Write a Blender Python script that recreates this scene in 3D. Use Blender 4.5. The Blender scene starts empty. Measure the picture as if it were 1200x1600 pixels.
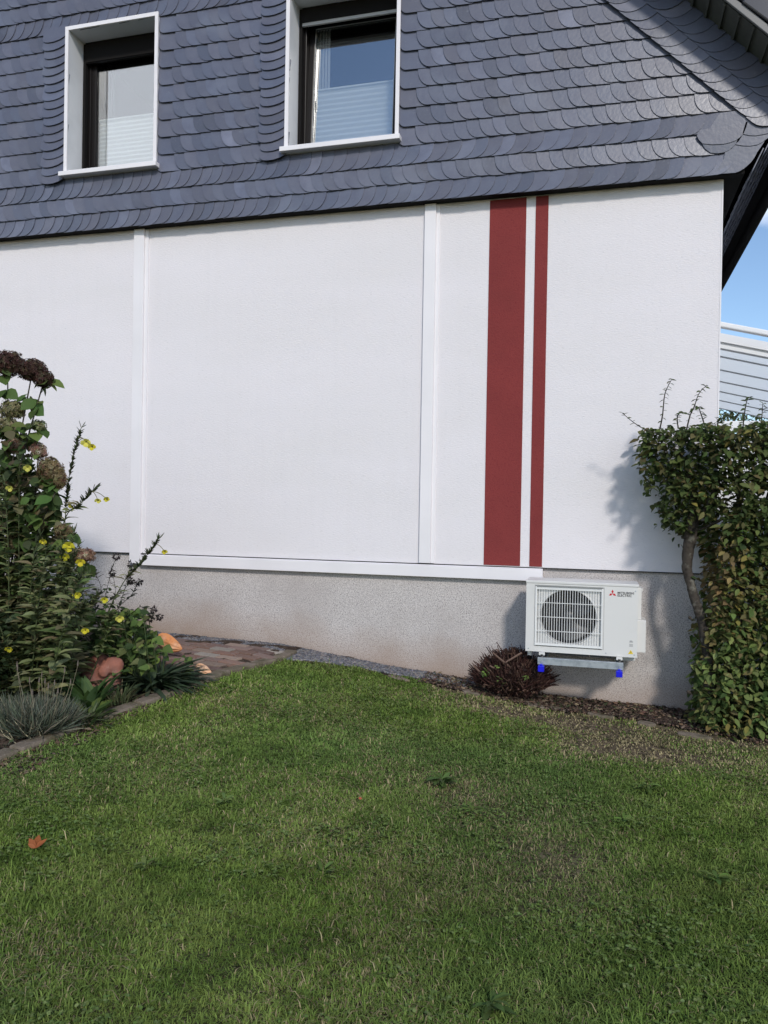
import bpy, math, random
import numpy as np
from mathutils import Matrix, Vector
random.seed(7); RNG = np.random.default_rng(11)
S = bpy.context.scene; COL = S.collection; R = math.radians

# ------------------------------------------------------------------ camera
CAM = np.array([0.0, -6.4, 1.5]); FPX = 1230.0
_y, _p, _r = R(15.33), R(-0.43), R(0.97)
fw = np.array([-math.sin(_y)*math.cos(_p), math.cos(_y)*math.cos(_p), math.sin(_p)])
rt = np.cross(fw, [0, 0, 1.0]); rt /= np.linalg.norm(rt); up = np.cross(rt, fw)
rt, up = rt*math.cos(_r)+up*math.sin(_r), -rt*math.sin(_r)+up*math.cos(_r)
cd = bpy.data.cameras.new('camera'); cam = bpy.data.objects.new('camera', cd); COL.objects.link(cam)
cam.matrix_world = Matrix([[rt[0], up[0], -fw[0], CAM[0]], [rt[1], up[1], -fw[1], CAM[1]], [rt[2], up[2], -fw[2], CAM[2]], [0, 0, 0, 1]])
cd.sensor_fit = 'VERTICAL'; cd.sensor_height = 36; cd.lens = FPX/1600*36
cd.clip_start = .05; cd.clip_end = 2000
S.camera = cam
# ------------------------------------------------------------------ sky, sun, exposure
SUN = Vector((0.47, -1.0, 0.74)).normalized()
W = bpy.data.worlds.new('World'); S.world = W; W.use_nodes = True
nt = W.node_tree; nt.nodes.clear()
def N(t, ty, **k):
    n = t.nodes.new(ty)
    for a, b in k.items():
        if a.startswith('i_'): n.inputs[a[2:].replace('_', ' ')].default_value = b
        else: setattr(n, a, b)
    return n
sky = N(nt, 'ShaderNodeTexSky', sky_type='NISHITA', sun_disc=False, sun_elevation=math.asin(SUN.z),
        sun_rotation=math.atan2(SUN.x, SUN.y), dust_density=.35, air_density=1.0, ozone_density=3.0)
tc = N(nt, 'ShaderNodeTexCoord'); mp = N(nt, 'ShaderNodeMapping'); mp.inputs['Scale'].default_value = (1, 1, 1.7)
mp.inputs['Location'].default_value = (0.35, 1.1, .35)
nz = N(nt, 'ShaderNodeTexNoise', i_Scale=1.9, i_Detail=8.0, i_Roughness=.58)
cr = N(nt, 'ShaderNodeValToRGB'); cr.color_ramp.elements[0].position = .47; cr.color_ramp.elements[1].position = .60
mx = N(nt, 'ShaderNodeMixRGB'); mx.inputs[2].default_value = (7.6, 8.0, 8.8, 1)
bg = N(nt, 'ShaderNodeBackground', i_Strength=.15); wo = N(nt, 'ShaderNodeOutputWorld')
L = nt.links.new
L(tc.outputs['Generated'], mp.inputs[0]); L(mp.outputs[0], nz.inputs['Vector'])
sp_ = N(nt, 'ShaderNodeSeparateXYZ'); L(tc.outputs['Generated'], sp_.inputs[0])
e1 = N(nt, 'ShaderNodeMapRange'); e2 = N(nt, 'ShaderNodeMapRange'); el = N(nt, 'ShaderNodeMath', operation='ADD')
for e_, v_ in ((e1, (.28, .36, -.16, .22)), (e2, (.435, .50, 0, -.36))):
    for i_ in range(4): e_.inputs[i_+1].default_value = v_[i_]
    L(sp_.outputs[2], e_.inputs[0])
L(e1.outputs[0], el.inputs[0]); L(e2.outputs[0], el.inputs[1])
ad_ = N(nt, 'ShaderNodeMath', operation='ADD'); L(nz.outputs[0], ad_.inputs[0]); L(el.outputs[0], ad_.inputs[1]); L(ad_.outputs[0], cr.inputs[0])
L(cr.outputs[0], mx.inputs[0]); L(sky.outputs[0], mx.inputs[1]); L(mx.outputs[0], bg.inputs[0]); L(bg.outputs[0], wo.inputs[0])
sl = bpy.data.lights.new('sun', 'SUN'); sl.energy = 2.05; sl.angle = R(5.5); sl.color = (1, .945, .87)
so = bpy.data.objects.new('sun', sl); COL.objects.link(so); so.location = (6, -10, 9)
so.rotation_euler = SUN.to_track_quat('Z', 'Y').to_euler()
S.view_settings.view_transform = 'Standard'; S.view_settings.look = 'None'; S.view_settings.gamma = 1
S.view_settings.exposure = 0.07

# ------------------------------------------------------------------ materials
def mat(name, col, rough=.6, spec=.5, metal=0, attr=None, n=None, bump=None, trans=0, vary=None, emit=None):
    """n: list of (scale, detail, colour2, lo, hi) noise mixes; bump: (scale, strength, distance)"""
    m = bpy.data.materials.new(name); m.use_nodes = True; t = m.node_tree; b = t.nodes['Principled BSDF']
    l = t.links.new
    b.inputs['Roughness'].default_value = rough; b.inputs['Metallic'].default_value = metal
    b.inputs['Specular IOR Level'].default_value = spec
    b.inputs['Base Color'].default_value = (*col, 1)
    g = N(t, 'ShaderNodeNewGeometry'); pos = g.outputs['Position']; cur = None
    if attr:
        a = N(t, 'ShaderNodeAttribute', attribute_name=attr); cur = a.outputs['Color']
    for (sc, de, c2, lo, hi) in (n or []):
        q = N(t, 'ShaderNodeTexNoise', i_Scale=sc, i_Detail=de); l(pos, q.inputs['Vector'])
        mr = N(t, 'ShaderNodeMapRange'); mr.inputs[1].default_value = lo; mr.inputs[2].default_value = hi
        l(q.outputs[0], mr.inputs[0]); mxx = N(t, 'ShaderNodeMixRGB')
        if cur: l(cur, mxx.inputs[1])
        else: mxx.inputs[1].default_value = (*col, 1)
        mxx.inputs[2].default_value = (*c2, 1); l(mr.outputs[0], mxx.inputs[0]); cur = mxx.outputs[0]
    if cur: l(cur, b.inputs['Base Color'])
    if bump:
        q = N(t, 'ShaderNodeTexNoise', i_Scale=bump[0], i_Detail=4.0); l(pos, q.inputs['Vector'])
        bp = N(t, 'ShaderNodeBump', i_Strength=bump[1], i_Distance=bump[2]); l(q.outputs[0], bp.inputs['Height'])
        l(bp.outputs[0], b.inputs['Normal'])
    if trans:
        tr = N(t, 'ShaderNodeBsdfTranslucent'); ms = N(t, 'ShaderNodeMixShader'); ms.inputs[0].default_value = trans
        if cur: l(cur, tr.inputs[0])
        else: tr.inputs[0].default_value = (*col, 1)
        l(b.outputs[0], ms.inputs[1]); l(tr.outputs[0], ms.inputs[2]); l(ms.outputs[0], t.nodes['Material Output'].inputs[0])
    return m
M = {}
# scraped white plaster with horizontal grain
def plaster():
    m = mat('plaster', (.80, .80, .83), .85, .2); t = m.node_tree; b = t.nodes['Principled BSDF']; l = t.links.new
    g = N(t, 'ShaderNodeNewGeometry'); mp_ = N(t, 'ShaderNodeMapping'); mp_.inputs['Scale'].default_value = (.45, 1, 1.6); l(g.outputs['Position'], mp_.inputs[0])
    q = N(t, 'ShaderNodeTexNoise', i_Scale=85.0, i_Detail=5.0, i_Roughness=.65); l(mp_.outputs[0], q.inputs['Vector'])
    bp = N(t, 'ShaderNodeBump', i_Strength=.55, i_Distance=.006); l(q.outputs[0], bp.inputs['Height']); l(bp.outputs[0], b.inputs['Normal'])
    q2 = N(t, 'ShaderNodeTexNoise', i_Scale=1.3, i_Detail=5.0); l(mp_.outputs[0], q2.inputs['Vector'])
    r1 = N(t, 'ShaderNodeMapRange'); r1.inputs[1].default_value = .35; r1.inputs[2].default_value = .75; l(q2.outputs[0], r1.inputs[0])
    m1 = N(t, 'ShaderNodeMixRGB'); m1.inputs[1].default_value = (.80, .765, .79, 1); m1.inputs[2].default_value = (.755, .725, .735, 1); l(r1.outputs[0], m1.inputs[0])
    q3 = N(t, 'ShaderNodeTexNoise', i_Scale=60.0, i_Detail=3.0, i_Roughness=.7); l(mp_.outputs[0], q3.inputs['Vector'])
    r3 = N(t, 'ShaderNodeMapRange'); r3.inputs[1].default_value = .60; r3.inputs[2].default_value = .78; l(q3.outputs[0], r3.inputs[0])
    m3 = N(t, 'ShaderNodeMixRGB'); l(r3.outputs[0], m3.inputs[0]); l(m1.outputs[0], m3.inputs[1]); m3.inputs[2].default_value = (.56, .55, .56, 1)
    mp2 = N(t, 'ShaderNodeMapping'); mp2.inputs['Scale'].default_value = (5.5, 1, .35); l(g.outputs['Position'], mp2.inputs[0])
    q4 = N(t, 'ShaderNodeTexNoise', i_Scale=2.0, i_Detail=6.0, i_Roughness=.65); l(mp2.outputs[0], q4.inputs['Vector'])
    r4 = N(t, 'ShaderNodeMapRange'); r4.inputs[1].default_value = .52; r4.inputs[2].default_value = .80; r4.inputs[4].default_value = .13; l(q4.outputs[0], r4.inputs[0])
    m4 = N(t, 'ShaderNodeMixRGB'); l(r4.outputs[0], m4.inputs[0]); l(m3.outputs[0], m4.inputs[1]); m4.inputs[2].default_value = (.63, .60, .60, 1)
    l(m4.outputs[0], b.inputs['Base Color']); return m
M['plaster'] = plaster()
def plinthm():
    m = mat('plinth_render', (.4, .39, .39), .9, .2); t = m.node_tree; b = t.nodes['Principled BSDF']; l = t.links.new
    g = N(t, 'ShaderNodeNewGeometry'); P = g.outputs['Position']
    q = N(t, 'ShaderNodeTexNoise', i_Scale=130.0, i_Detail=2.0, i_Roughness=.6); l(P, q.inputs['Vector'])
    c = N(t, 'ShaderNodeValToRGB'); e = c.color_ramp.elements
    e[0].position = .34; e[0].color = (.22, .20, .195, 1); e[1].position = .62; e[1].color = (.66, .62, .60, 1)
    x = e.new(.44); x.color = (.47, .435, .425, 1); l(q.outputs[0], c.inputs[0])
    # big soft patches
    q2 = N(t, 'ShaderNodeTexNoise', i_Scale=2.2, i_Detail=6.0); l(P, q2.inputs['Vector'])
    r2 = N(t, 'ShaderNodeMapRange'); r2.inputs[1].default_value = .4; r2.inputs[2].default_value = .7; r2.inputs[4].default_value = .45; l(q2.outputs[0], r2.inputs[0])
    m2 = N(t, 'ShaderNodeMixRGB'); l(r2.outputs[0], m2.inputs[0]); l(c.outputs[0], m2.inputs[1]); m2.inputs[2].default_value = (.40, .36, .345, 1)
    # splashed soil stain above the ground line (real dirt)
    s = N(t, 'ShaderNodeSeparateXYZ'); l(P, s.inputs[0])
    gx = N(t, 'ShaderNodeMath', operation='MULTIPLY_ADD'); l(s.outputs[0], gx.inputs[0]); gx.inputs[1].default_value = .095; l(s.outputs[2], gx.inputs[2])
    ad = N(t, 'ShaderNodeMath', operation='MULTIPLY_ADD'); l(q2.outputs[0], ad.inputs[0]); ad.inputs[1].default_value = -.35; l(gx.outputs[0], ad.inputs[2])
    r3 = N(t, 'ShaderNodeMapRange'); r3.inputs[1].default_value = .14; r3.inputs[2].default_value = -.24; r3.inputs[4].default_value = .75; l(ad.outputs[0], r3.inputs[0])
    m3 = N(t, 'ShaderNodeMixRGB'); l(r3.outputs[0], m3.inputs[0]); l(m2.outputs[0], m3.inputs[1]); m3.inputs[2].default_value = (.34, .235, .17, 1)
    l(m3.outputs[0], b.inputs['Base Color'])
    bp = N(t, 'ShaderNodeBump', i_Strength=.5, i_Distance=.004); l(q.outputs[0], bp.inputs['Height']); l(bp.outputs[0], b.inputs['Normal'])
    return m
M['plinth'] = plinthm()
M['trim'] = mat('white_paint', (.84, .81, .83), .5, n=[(2.5, 5, (.78, .755, .77), .4, .8)])
M['reveal'] = mat('white_reveal', (.72, .73, .76), .4, n=[(5, 4, (.64, .65, .68), .45, .8)])
M['red'] = mat('red_paint', (.235, .046, .045), .9, .1, n=[(3, 5, (.205, .042, .041), .4, .7), (90, 3, (.19, .032, .036), .55, .75)], bump=(90, .45, .006))
M['slate'] = mat('slate', (.1, .1, .12), .36, .65, attr='col', n=[(9, 6, (.088, .092, .135), .42, .95), (45, 5, (.18, .19, .225), .62, .9), (2.5, 5, (.165, .18, .23), .55, .85)], bump=(38, .3, .004))
M['dark'] = mat('dark_wood', (.012, .011, .011), .8, .12)
M['frame'] = mat('brown_plastic', (.008, .0065, .0065), .35, .2)
M['shutterbar'] = mat('grey_metal_bar', (.42, .42, .42), .4)
M['blind'] = mat('pleated_fabric', (.80, .82, .82), .8, trans=.3)
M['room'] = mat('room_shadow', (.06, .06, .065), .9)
M['barge'] = mat('grey_flashing', (.16, .16, .16), .45)
M['soffit'] = mat('olive_board', (.105, .105, .09), .65, n=[(6, 4, (.075, .075, .065), .45, .75)])
M['rooftile'] = mat('dark_tile', (.03, .032, .042), .22, .6)
M['whitepvc'] = mat('white_metal', (.78, .79, .81), .35)
M['poly'] = mat('opal_panel', (.93, .95, .96), .3, trans=.9)
M['ac'] = mat('ivory_steel', (.70, .69, .67), .38, n=[(4, 4, (.65, .64, .62), .5, .8)])
M['acwire'] = mat('white_wire', (.78, .78, .77), .35)
M['black'] = mat('black_plastic', (.012, .012, .013), .5)
M['fan'] = mat('grey_fan', (.035, .036, .04), .4)
M['fins'] = mat('coil_fins', (.045, .047, .05), .5, metal=.4)
M['zinc'] = mat('galvanised_steel', (.50, .54, .58), .38, metal=.55, n=[(25, 4, (.36, .40, .44), .45, .7)])
M['blue'] = mat('blue_cap', (.004, .006, .62), .4)
M['ink'] = mat('black_ink', (.015, .015, .018), .5)
M['inkred'] = mat('red_ink', (.55, .012, .02), .4)
M['yellow'] = mat('yellow_sticker', (.75, .55, .04), .5)
M['sticker'] = mat('grey_print', (.36, .36, .36), .6)
M['leaf'] = mat('leaf', (.06, .1, .03), .62, .16, attr='col', trans=.22)
M['petal'] = mat('petal', (.8, .7, .1), .6, .2, attr='col', trans=.35)
M['dry'] = mat('dry_plant', (.1, .06, .04), .8, .2, attr='col')
M['grass'] = mat('grass_blade', (.06, .1, .03), .7, .08, attr='col', trans=.2)
M['bark'] = mat('bark', (.065, .055, .046), .95, .1, n=[(18, 5, (.16, .15, .125), .56, .68), (40, 4, (.03, .025, .02), .5, .75)], bump=(45, .8, .012))
M['soil'] = mat('soil', (.065, .045, .034), .95, .1, n=[(20, 6, (.12, .09, .07), .45, .7), (70, 4, (.025, .017, .013), .5, .7)], bump=(40, 1, .03))
M['gravel'] = mat('gravel', (.16, .17, .2), .8, .3, attr='col')
M['brick'] = mat('path_brick', (.3, .17, .13), .85, .2, attr='col', n=[(35, 5, (.22, .19, .17), .5, .8)], bump=(70, .5, .004))
M['stone'] = mat('edging_stone', (.21, .17, .135), .95, .1, n=[(9, 6, (.11, .095, .06), .40, .66), (60, 4, (.30, .26, .22), .6, .8)], bump=(50, .7, .008))
M['terra'] = mat('terracotta', (.33, .13, .09), .85, .15, n=[(7, 5, (.24, .125, .105), .42, .68), (40, 4, (.38, .23, .18), .6, .85)], bump=(60, .4, .005))
M['orange'] = mat('orange_clay', (.68, .28, .11), .75, .2, n=[(7, 6, (.82, .55, .38), .44, .66), (26, 5, (.48, .18, .08), .55, .75)], bump=(35, .4, .006))
M['peach'] = mat('peach_clay', (.80, .45, .26), .65, .3, n=[(14, 5, (.82, .58, .40), .5, .72)], bump=(35, .4, .006))
def glassm(fac, tint=(1, 1, 1)):
    m = bpy.data.materials.new('window_glass'); m.use_nodes = True; t = m.node_tree; t.nodes.clear(); l = t.links.new
    a = N(t, 'ShaderNodeBsdfTransparent'); a.inputs[0].default_value = (.95, .97, .97, 1); g = N(t, 'ShaderNodeBsdfGlossy'); g.inputs['Roughness'].default_value = 0.0
    g.inputs[0].default_value = (*tint, 1)
    x = N(t, 'ShaderNodeMixShader'); x.inputs[0].default_value = fac; o = N(t, 'ShaderNodeOutputMaterial')
    l(a.outputs[0], x.inputs[1]); l(g.outputs[0], x.inputs[2]); l(x.outputs[0], o.inputs[0]); return m
M['glass'] = glassm(.24)

# ------------------------------------------------------------------ helpers
def tag(o, label=None, cat=None, group=None, kind=None):
    if label: o['label'] = label
    if cat: o['category'] = cat
    if group: o['group'] = group
    if kind: o['kind'] = kind
    return o
def empty(name, loc, label=None, cat=None, group=None):
    o = bpy.data.objects.new(name, None); COL.objects.link(o); o.location = loc; o.empty_display_size = .1
    o['_l'] = 0; del o['_l']
    return tag(o, label, cat, group)
def link(name, me, m, parent=None):
    o = bpy.data.objects.new(name, me); COL.objects.link(o)
    if m: me.materials.append(m)
    if parent:
        o.parent = parent
        # meshes are authored in world coordinates; shift them into the parent's frame
        w = Vector((0, 0, 0)); p = parent
        while p: w += p.location; p = p.parent
        me.transform(Matrix.Translation(-w))
    return o
def rawmesh(name, V, F, col=None, smooth=False):
    """V (n,3); F (m,k) int array with constant k, or list of such arrays"""
    me = bpy.data.meshes.new(name); V = np.asarray(V, np.float32)
    Fs = F if isinstance(F, list) else [F]; Fs = [np.asarray(f, np.int32) for f in Fs if len(f)]
    me.vertices.add(len(V)); me.vertices.foreach_set('co', V.ravel())
    tot = np.concatenate([np.full(len(f), f.shape[1], np.int32) for f in Fs]); idx = np.concatenate([f.ravel() for f in Fs])
    me.loops.add(len(idx)); me.loops.foreach_set('vertex_index', idx)
    st = np.concatenate([[0], np.cumsum(tot)[:-1]]).astype(np.int32)
    me.polygons.add(len(tot)); me.polygons.foreach_set('loop_start', st); me.polygons.foreach_set('loop_total', tot)
    if smooth: me.polygons.foreach_set('use_smooth', np.ones(len(tot), bool))
    if col is not None:
        a = me.attributes.new('col', 'FLOAT_COLOR', 'POINT'); c = np.ones((len(V), 4), np.float32); c[:, :3] = col
        a.data.foreach_set('color', c.ravel())
    me.update(calc_edges=True); me.validate(); return me
class MB:
    """collects simple solids into one mesh"""
    def __init__(s): s.v = []; s.f = []; s.c = []
    def add(s, vs, fs, col=(.5, .5, .5)):
        b = len(s.v); s.v += [tuple(map(float, v)) for v in vs]; s.f += [tuple(b+i for i in f) for f in fs]; s.c += [col]*len(vs); return s
    def box(s, x0, x1, y0, y1, z0, z1, col=(.5, .5, .5)):
        return s.add([(x, y, z) for x in (x0, x1) for y in (y0, y1) for z in (z0, z1)],
                     [(0, 1, 3, 2), (4, 6, 7, 5), (0, 4, 5, 1), (2, 3, 7, 6), (0, 2, 6, 4), (1, 5, 7, 3)], col)
    def obox(s, c, ax, ay, az, col=(.5, .5, .5)):   # oriented box by centre and half-axis vectors
        c, ax, ay, az = map(np.array, (c, ax, ay, az))
        return s.add([c+i*ax+j*ay+k*az for i in (-1, 1) for j in (-1, 1) for k in (-1, 1)],
                     [(0, 1, 3, 2), (4, 6, 7, 5), (0, 4, 5, 1), (2, 3, 7, 6), (0, 2, 6, 4), (1, 5, 7, 3)], col)
    def prism(s, pts, d, col=(.5, .5, .5)):          # polygon (3d pts) extruded along vector d
        n = len(pts); pts = [np.array(p, float) for p in pts]; d = np.array(d, float)
        vs = pts+[p+d for p in pts]
        return s.add(vs, [tuple(range(n)), tuple(range(2*n-1, n-1, -1))]+[(i, i+n, (i+1) % n+n, (i+1) % n) for i in range(n)], col)
    def tube(s, P, r, seg=6, col=(.5, .5, .5), cap=True):
        P = [np.array(p, float) for p in P]; n = len(P); r = r if hasattr(r, '__len__') else [r]*n; b = []; ref = np.array([.3, .2, .93])
        for i, p in enumerate(P):
            t = P[min(i+1, n-1)]-P[max(i-1, 0)]; t /= (np.linalg.norm(t)+1e-9)
            a = np.cross(t, ref)
            if np.linalg.norm(a) < .2: a = np.cross(t, [1, 0, .1])
            a /= np.linalg.norm(a); c = np.cross(t, a)
            for k in range(seg):
                th = 2*math.pi*k/seg; b.append(p+r[i]*(math.cos(th)*a+math.sin(th)*c))
        fs = [(i*seg+k, i*seg+(k+1) % seg, (i+1)*seg+(k+1) % seg, (i+1)*seg+k) for i in range(n-1) for k in range(seg)]
        if cap: fs += [tuple(range(seg-1, -1, -1)), tuple((n-1)*seg+k for k in range(seg))]
        return s.add(b, fs, col)
    def lathe(s, c, prof, axis='y', seg=32, col=(.5, .5, .5)):   # prof list of (r, h)
        vs = []
        for (r_, h) in prof:
            for k in range(seg):
                th = 2*math.pi*k/seg; a, b = r_*math.cos(th), r_*math.sin(th)
                vs.append((c[0]+a, c[1]+h, c[2]+b) if axis == 'y' else (c[0]+a, c[1]+b, c[2]+h))
        n = len(prof)
        return s.add(vs, [(i*seg+k, i*seg+(k+1) % seg, (i+1)*seg+(k+1) % seg, (i+1)*seg+k) for i in range(n-1) for k in range(seg)], col)
    def build(s, name, m, parent=None, bevel=0, smooth=False, attr=False):
        me = bpy.data.meshes.new(name); me.from_pydata(s.v, [], s.f)
        if attr:
            a = me.attributes.new('col', 'FLOAT_COLOR', 'POINT')
            a.data.foreach_set('color', np.array([(*c, 1) for c in s.c], np.float32).ravel())
        import bmesh as _b
        q = _b.new(); q.from_mesh(me); _b.ops.recalc_face_normals(q, faces=q.faces); q.to_mesh(me); q.free()
        if smooth: me.polygons.foreach_set('use_smooth', np.ones(len(me.polygons), bool))
        o = link(name, me, m, parent)
        if bevel:
            md = o.modifiers.new('bevel', 'BEVEL'); md.width = bevel; md.segments = 2; md.limit_method = 'ANGLE'
        return o
def nrm(a): return a/np.maximum(np.linalg.norm(a, axis=-1, keepdims=True), 1e-9)
def inst(T, F, pos, d, n, sc, col, wsc=None):
    """instances of template T (k,3; length along y, normal z) at pos, axis d, normal hint n, size sc -> V,F,C"""
    d = nrm(np.asarray(d, float)); n = np.asarray(n, float); x = nrm(np.cross(d, n)); z = np.cross(x, d)
    sc = np.broadcast_to(np.asarray(sc, float), (len(pos),)); ws = sc if wsc is None else sc*wsc
    k = len(T)
    V = pos[:, None, :]+T[None, :, 0:1]*x[:, None, :]*ws[:, None, None]+T[None, :, 1:2]*d[:, None, :]*sc[:, None, None]+T[None, :, 2:3]*z[:, None, :]*sc[:, None, None]
    off = (np.arange(len(pos))*k)[:, None, None]
    Fo = [(np.asarray(f)[None]+off).reshape(-1, np.asarray(f).shape[1]) for f in (F if isinstance(F, list) else [F])]
    return V.reshape(-1, 3), Fo, np.repeat(col, k, axis=0)
class Acc:
    def __init__(s): s.V = []; s.F = {}; s.C = []; s.n = 0
    def add(s, V, Fs, C):
        for f in (Fs if isinstance(Fs, list) else [Fs]):
            f = np.asarray(f)
            if len(f): s.F.setdefault(f.shape[1], []).append(f+s.n)
        s.V.append(V); s.C.append(C); s.n += len(V); return s
    def build(s, name, m, parent=None, smooth=False):
        me = rawmesh(name, np.concatenate(s.V), [np.concatenate(v) for v in s.F.values()], np.concatenate(s.C), smooth)
        return link(name, me, m, parent)
def leaf_t(w=.28, droop=.12, fold=.07, tipw=.6, pk=.45):
    rows = [(0, .02), (.2, w*.72), (pk, w), (.75, w*tipw), (1, 0)]
    T = []
    for y, hw in rows[:-1]:
        dz = -droop*y*y
        T += [(-hw, y, dz+fold*hw/w), (0, y, dz), (hw, y, dz+fold*hw/w)]
    T.append((0, 1, -droop)); T = np.array(T)
    q = [(3*i+j, 3*i+j+1, 3*i+j+4, 3*i+j+3) for i in range(3) for j in (0, 1)]
    return T, [np.array(q), np.array([(9, 10, 12), (10, 11, 12)])]
OV = leaf_t(.27, .14, .08); LAN = leaf_t(.20, .42, .06, .66, .4); BROAD = leaf_t(.42, .2, .08, .68, .5); STRAP = leaf_t(.045, .55, .012, .7, .4)
PET = leaf_t(.48, -.25, .1, .95, .6)
SMALL = (np.array([(-.25, .4, .05), (0, 0, 0), (.25, .4, .05), (0, 1, -.1), (0, .45, 0)]), [np.array([(1, 4, 0), (1, 2, 4), (0, 4, 3), (4, 2, 3)])])
def cols(base, n, j=.25, hue=.08):
    base = np.array(base, float)
    if base.ndim == 2: base = base[RNG.integers(0, len(base), n)]
    return np.clip(base*(1+RNG.uniform(-j, j, (n, 1)))*(1+RNG.uniform(-hue, hue, (n, 3))), .003, .95)
def vnoise(x, y, s, seed=0):
    r = np.random.default_rng(seed).random((64, 64)); x = x*s+17.3; y = y*s+9.1
    xi = np.floor(x).astype(int); yi = np.floor(y).astype(int); fx = x-xi; fy = y-yi; fx = fx*fx*(3-2*fx); fy = fy*fy*(3-2*fy)
    a = r[xi % 64, yi % 64]; b = r[(xi+1) % 64, yi % 64]; c = r[xi % 64, (yi+1) % 64]; d = r[(xi+1) % 64, (yi+1) % 64]
    return (a*(1-fx)+b*fx)*(1-fy)+(c*(1-fx)+d*fx)*fy
# terrain height: falls to the right along the wall, flattens towards the lawn
WX = [-60, -6, -3.86, -2.66, -2.2, -1.73, -1.18, -.3, .7, 1.5, 60]; WZ = [.36, .34, .30, .265, .21, .15, .10, 0.0, -.025, -.03, -.03]
def G(X, Y):
    X = np.asarray(X, float); Y = np.asarray(Y, float)
    return np.interp(X, WX, WZ)*np.interp(-Y, [-1, 0, .5, 3.5, 6.5], [1, 1, 1, .45, 0])
def g1(x, y): return float(G(x, y))
KX = [(-3.02, -4.5), (-2.934, -3.02), (-2.869, -2.68), (-2.83, -2.27), (-2.755, -1.97), (-2.66, -1.56), (-2.64, -1.25), (-2.525, -.83), (-2.433, -.546)]
def kerbx(y): return np.interp(y, [k[1] for k in KX], [k[0] for k in KX])
EX = [-2.6, -2.43, -2.18, -1.88, -1.53, -1.23, -.96, -.45, -.1, .35, .7, 1.1, 6]; EY = [-.6, -.5, -.37, -.27, -.28, -.26, -.30, -.34, -.34, -.38, -.50, -.68, -.80]
def edgey(x): return np.interp(x, EX, EY)

# ------------------------------------------------------------------ ground
gx = np.concatenate([np.linspace(-90, -9, 10), np.arange(-8, 5.01, .1), np.linspace(6, 90, 10)])
gy = np.concatenate([np.linspace(-60, -9, 8), np.arange(-8, .21, .1), np.linspace(1, 110, 12)])
XX, YY = np.meshgrid(gx, gy, indexing='ij'); ZZ = G(XX, YY)-.006
near = (np.abs(XX) < 8) & (YY > -8) & (YY < .2)
ZZ = ZZ+near*(vnoise(XX, YY, 2.2, 3)-.5)*.014*(YY < -.8)
nx, ny = len(gx), len(gy); I = np.arange(nx*ny).reshape(nx, ny)
F = np.stack([I[:-1, :-1], I[1:, :-1], I[1:, 1:], I[:-1, 1:]], -1).reshape(-1, 4)
def bare(X, Y):   # 0..1: how bare the lawn is
    b = np.exp(-(((X-.45)/.75)**2+((Y+1.15)/.33)**2))*1.15+np.exp(-(((X+.35)/.9)**2+((Y+.72)/.17)**2))*.9
    b += .85*np.exp(-((edgey(X)-Y-.04)/.20)**2)*(X > -1.25)*(X < 1.3)
    b += .45*np.exp(-(((X+.15)/.30)**2+((Y+3.0)/.45)**2))+.4*np.exp(-(((X+.62)/.35)**2+((Y+2.4)/.35)**2))
    return np.clip(b*(.55+.9*vnoise(X, Y, 3.1, 5)), 0, 1)
B0 = bare(XX, YY).ravel()[:, None]
gc = (1-B0)*np.array([.070, .085, .034])+B0*np.array([.20, .15, .105])
M['ground'] = mat('turf_soil', (.04, .05, .02), .95, .1, attr='col', n=[(30, 6, (.03, .028, .014), .4, .65), (80, 4, (.085, .068, .045), .55, .75)], bump=(60, .8, .02))
tag(link('ground', rawmesh('ground', np.stack([XX, YY, ZZ], -1).reshape(-1, 3), F, gc, True), M['ground']), kind='structure')

def sheet(name, poly_fn, x0, x1, y0, y1, step, dz, m, rough=0):
    xs = np.arange(x0, x1+1e-6, step); ys = np.arange(y0, y1+1e-6, step); X, Y = np.meshgrid(xs, ys, indexing='ij')
    Z = G(X, Y)+dz+rough*(vnoise(X, Y, 9, 8)-.3); ok = poly_fn(X, Y); I = np.arange(X.size).reshape(X.shape)
    k = ok[:-1, :-1] & ok[1:, :-1] & ok[1:, 1:] & ok[:-1, 1:]
    F = np.stack([I[:-1, :-1], I[1:, :-1], I[1:, 1:], I[:-1, 1:]], -1)[k]
    used = np.unique(F); re = -np.ones(X.size, int); re[used] = np.arange(len(used))
    return link(name, rawmesh(name, np.stack([X, Y, Z], -1).reshape(-1, 3)[used], re[F], None, True), m)
PATH = lambda X, Y: (Y > -1.16-(X+2.6)*.0) & (Y < -.36) & (X > -3.35+(-.36-Y)*.55) & (X < kerbx(Y)-.09)
tag(sheet('soil_bed', lambda X, Y: (X < kerbx(Y)-.02) & (Y < -.02), -6.5, -2.2, -5, -.02, .04, .006, M['soil'], .05), kind='structure')
tag(sheet('soil_border', lambda X, Y: (Y > edgey(X)-.05-.06*vnoise(X, Y, 6, 2)) & (Y < .02), -2.5, 4, -1.1, .02, .03, .004, M['soil'], .025), kind='structure')
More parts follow.
